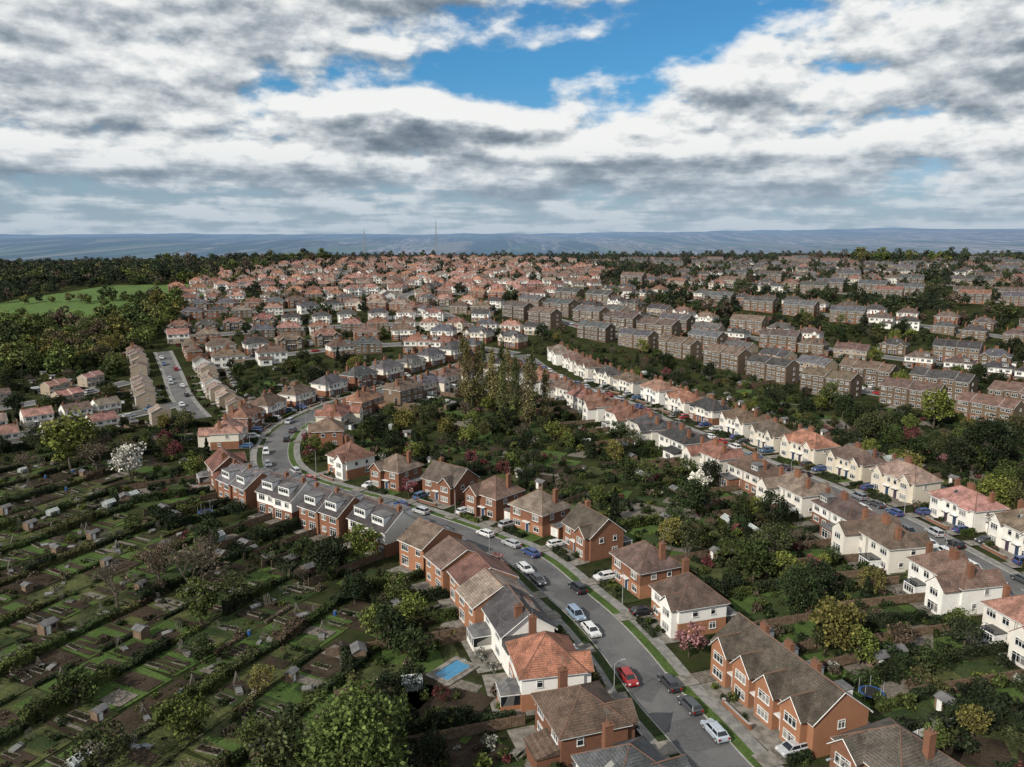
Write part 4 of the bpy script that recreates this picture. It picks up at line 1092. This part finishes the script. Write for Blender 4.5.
def poolm():
    m,nt,b=newmat('pool_water');L(nt,mixc(nt,noise(nt,coord(nt),.8),(.03,.15,.28),(.04,.2,.35)),b.inputs['Base Color']);b.inputs['Roughness'].default_value=.08
    mb=MB([m,M_patio,M_trim])
    mb.box(-4.6,4.6,-3.2,3.2,-.2,.22,1);mb.box(-3.4,3.4,-1.9,1.9,.1,.26,0)
    for s in(-1,1): mb.box(-3.8,3.8,s*2.08-.17,s*2.08+.17,.2,.36,1);mb.box(s*3.6-.2,s*3.6+.2,-1.9,1.9,.2,.361,1)
    for s in(-.25,.25): mb.bar((3.2,s,.2),(3.2,s,1.1),.03,2);mb.bar((3.2,s,1.1),(3.9,s,1.1),.03,2);mb.bar((3.9,s,1.1),(3.9,s,.3),.03,2)
    return mb.mesh('swimming_pool')
PX,PY=-9,109
for o in list(bpy.data.objects):
    if o.type=='MESH' and o.name.split('.')[0] in('shrub','hedge','deciduous_tree','wooden_fence','wooden_shed','bare_tree','blossom_tree','greenhouse','conifer_tree','garden_table','trampoline') and math.hypot(o.location.x-PX,o.location.y-PY)<(5.5): bpy.data.objects.remove(o)
obj('swimming_pool',poolm(),(PX,PY,.12),.9,.75)
def mast(h):
    mb=MB([M_metal]);b=1.6
    cs=[(b,b),(-b,b),(-b,-b),(b,-b)]
    for i in range(4): mb.bar((cs[i][0],cs[i][1],-1),(cs[i][0]*.25,cs[i][1]*.25,h),.22,0,.15)
    n=12
    for k in range(n):
        z0=h*k/n;z1=h*(k+1)/n;f0=1-.75*k/n;f1=1-.75*(k+1)/n
        for i in range(4):
            a=cs[i];c=cs[(i+1)%4];mb.bar((a[0]*f0,a[1]*f0,z0),(c[0]*f1,c[1]*f1,z1),.1,0);mb.bar((a[0]*f1,a[1]*f1,z1),(c[0]*f1,c[1]*f1,z1),.1,0)
    mb.bar((0,0,h),(0,0,h+6),.18,0);return mb.mesh('radio_mast')
obj('radio_mast',mast(54),(-110,1160,T(-110,1160)));obj('radio_mast',mast(42),(-214,1160,T(-214,1160)))
# ------------------------------------------------------------------ camera
cam=bpy.data.cameras.new('camera');co=bpy.data.objects.new('camera',cam);COL.objects.link(co)
cam.sensor_width=36;cam.lens=36*788/1024;cam.clip_end=60000;cam.clip_start=1
co.location=(0,0,65);co.rotation_euler=(rad(90-10.7),0,0);sc.camera=co
# ------------------------------------------------------------------ light
sd=Vector((-.70,-.71,0)).normalized();el=rad(34);sv=Vector((sd.x*math.cos(el),sd.y*math.cos(el),math.sin(el)))
sun=bpy.data.lights.new('sun','SUN');sun.energy=4.8;sun.angle=rad(.5);sun.color=(1,.93,.82)
so=bpy.data.objects.new('sun',sun);so.rotation_euler=sv.to_track_quat('Z','Y').to_euler();COL.objects.link(so)
w=bpy.data.worlds.new('World');sc.world=w;w.use_nodes=True;nt=w.node_tree
for n_ in list(nt.nodes): nt.nodes.remove(n_)
out=N(nt,'ShaderNodeOutputWorld');bg=N(nt,'ShaderNodeBackground');L(nt,bg.outputs[0],out.inputs[0]);bg.inputs[1].default_value=.1
sky=N(nt,'ShaderNodeTexSky',sky_type='NISHITA');sky.sun_disc=False;sky.sun_elevation=el;sky.sun_rotation=math.atan2(sv.x,sv.y)
tc=N(nt,'ShaderNodeTexCoord').outputs['Generated']
sp=N(nt,'ShaderNodeSeparateXYZ');L(nt,tc,sp.inputs[0]);X,Y,Z=sp.outputs
EL=mth(nt,'ARCSINE',Z);AZ=mth(nt,'ARCTAN2',X,Y)
MK=[(-.42,.25,.30,.035,.14,0),(-.105,.138,.085,.022,.24,0),(-.42,.155,.22,.03,.10,0),(.57,.18,.17,.045,.15,.0),(.30,.095,.34,.020,.14,0),(-.45,.085,.25,.014,.10,0),
    (.04,.200,.18,.022,-.17,.10),(.24,.255,.20,.025,-.17,0),(.0,.115,.05,.010,-.08,0),(.24,.165,.06,.016,.16,0),(-.10,.275,.14,.014,.14,0),(.5,.26,.12,.02,.05,0),(.1,.07,.3,.012,.07,0)]
def dens(elv):
    zc=mth(nt,'MAXIMUM',mth(nt,'SINE',elv),0.0)
    hz=mth(nt,'COSINE',elv)
    den=mth(nt,'ADD',zc,.085)
    px=mth(nt,'DIVIDE',mth(nt,'MULTIPLY',mth(nt,'SINE',AZ),hz),den);py=mth(nt,'DIVIDE',mth(nt,'MULTIPLY',mth(nt,'COSINE',AZ),hz),den)
    cv=N(nt,'ShaderNodeCombineXYZ');L(nt,px,cv.inputs[0]);L(nt,py,cv.inputs[1]);cv.inputs[2].default_value=3.7
    a=noise(nt,cv.outputs[0],.95,7,.52)
    cv2=N(nt,'ShaderNodeCombineXYZ');L(nt,AZ,cv2.inputs[0]);L(nt,mth(nt,'MULTIPLY',elv,1.9),cv2.inputs[1]);cv2.inputs[2].default_value=1.4
    b=noise(nt,cv2.outputs[0],11.0,8,.56)
    d=mth(nt,'ADD',mth(nt,'MULTIPLY',a,.42),mth(nt,'MULTIPLY',b,.58))
    for (a0,e0,sx,sy,amp,tl) in MK:
        da=mth(nt,'SUBTRACT',AZ,a0);de=mth(nt,'SUBTRACT',elv,e0)
        if tl: de=mth(nt,'SUBTRACT',de,mth(nt,'MULTIPLY',da,tl))
        q=mth(nt,'ADD',mth(nt,'POWER',mth(nt,'ABSOLUTE',mth(nt,'DIVIDE',da,sx)),2.0),mth(nt,'POWER',mth(nt,'ABSOLUTE',mth(nt,'DIVIDE',de,sy)),2.0))
        g=mth(nt,'EXPONENT',mth(nt,'MULTIPLY',q,-.7))
        d=mth(nt,'MULTIPLY_ADD',g,amp,d)
    return d
D0=dens(EL);D1=dens(mth(nt,'ADD',EL,.014))
alpha=mrange(nt,D0,.39,.52)
rel=mth(nt,'SUBTRACT',D0,D1)
thick=mrange(nt,D0,.50,.72)
lit=mth(nt,'MULTIPLY_ADD',rel,5.0,.84)
lit=mth(nt,'SUBTRACT',lit,mth(nt,'MULTIPLY',thick,.32),clamp=True)
cr=N(nt,'ShaderNodeValToRGB');L(nt,lit,cr.inputs[0]);e=cr.color_ramp.elements
e[0].position=0;e[0].color=(1.5,1.9,2.4,1);e[1].position=1;e[1].color=(8.9,9.0,8.9,1)
for p_,c_ in((.32,(2.6,3.1,3.6,1)),(.55,(4.3,4.75,5.2,1)),(.78,(6.7,7.05,7.25,1))):
    x_=e.new(p_);x_.color=c_
tint=mixc(nt,mrange(nt,EL,.06,.20),(.50,.74,1.05),(.32,.80,1.10))
skc=mixc(nt,1.0,sky.outputs[0],tint,'MULTIPLY')
c=mixc(nt,alpha,skc,cr.outputs[0])
hz=mrange(nt,EL,-.01,.12,.80,0.0)
c=mixc(nt,hz,c,(3.7,4.7,5.7))
L(nt,c,bg.inputs[0])
try: w.cycles.sampling_method='NONE'
except Exception as ex: print('world sampling',ex)
sc.view_settings.view_transform='Standard';sc.view_settings.look='None';sc.view_settings.exposure=0
print('objs',len(bpy.data.objects))
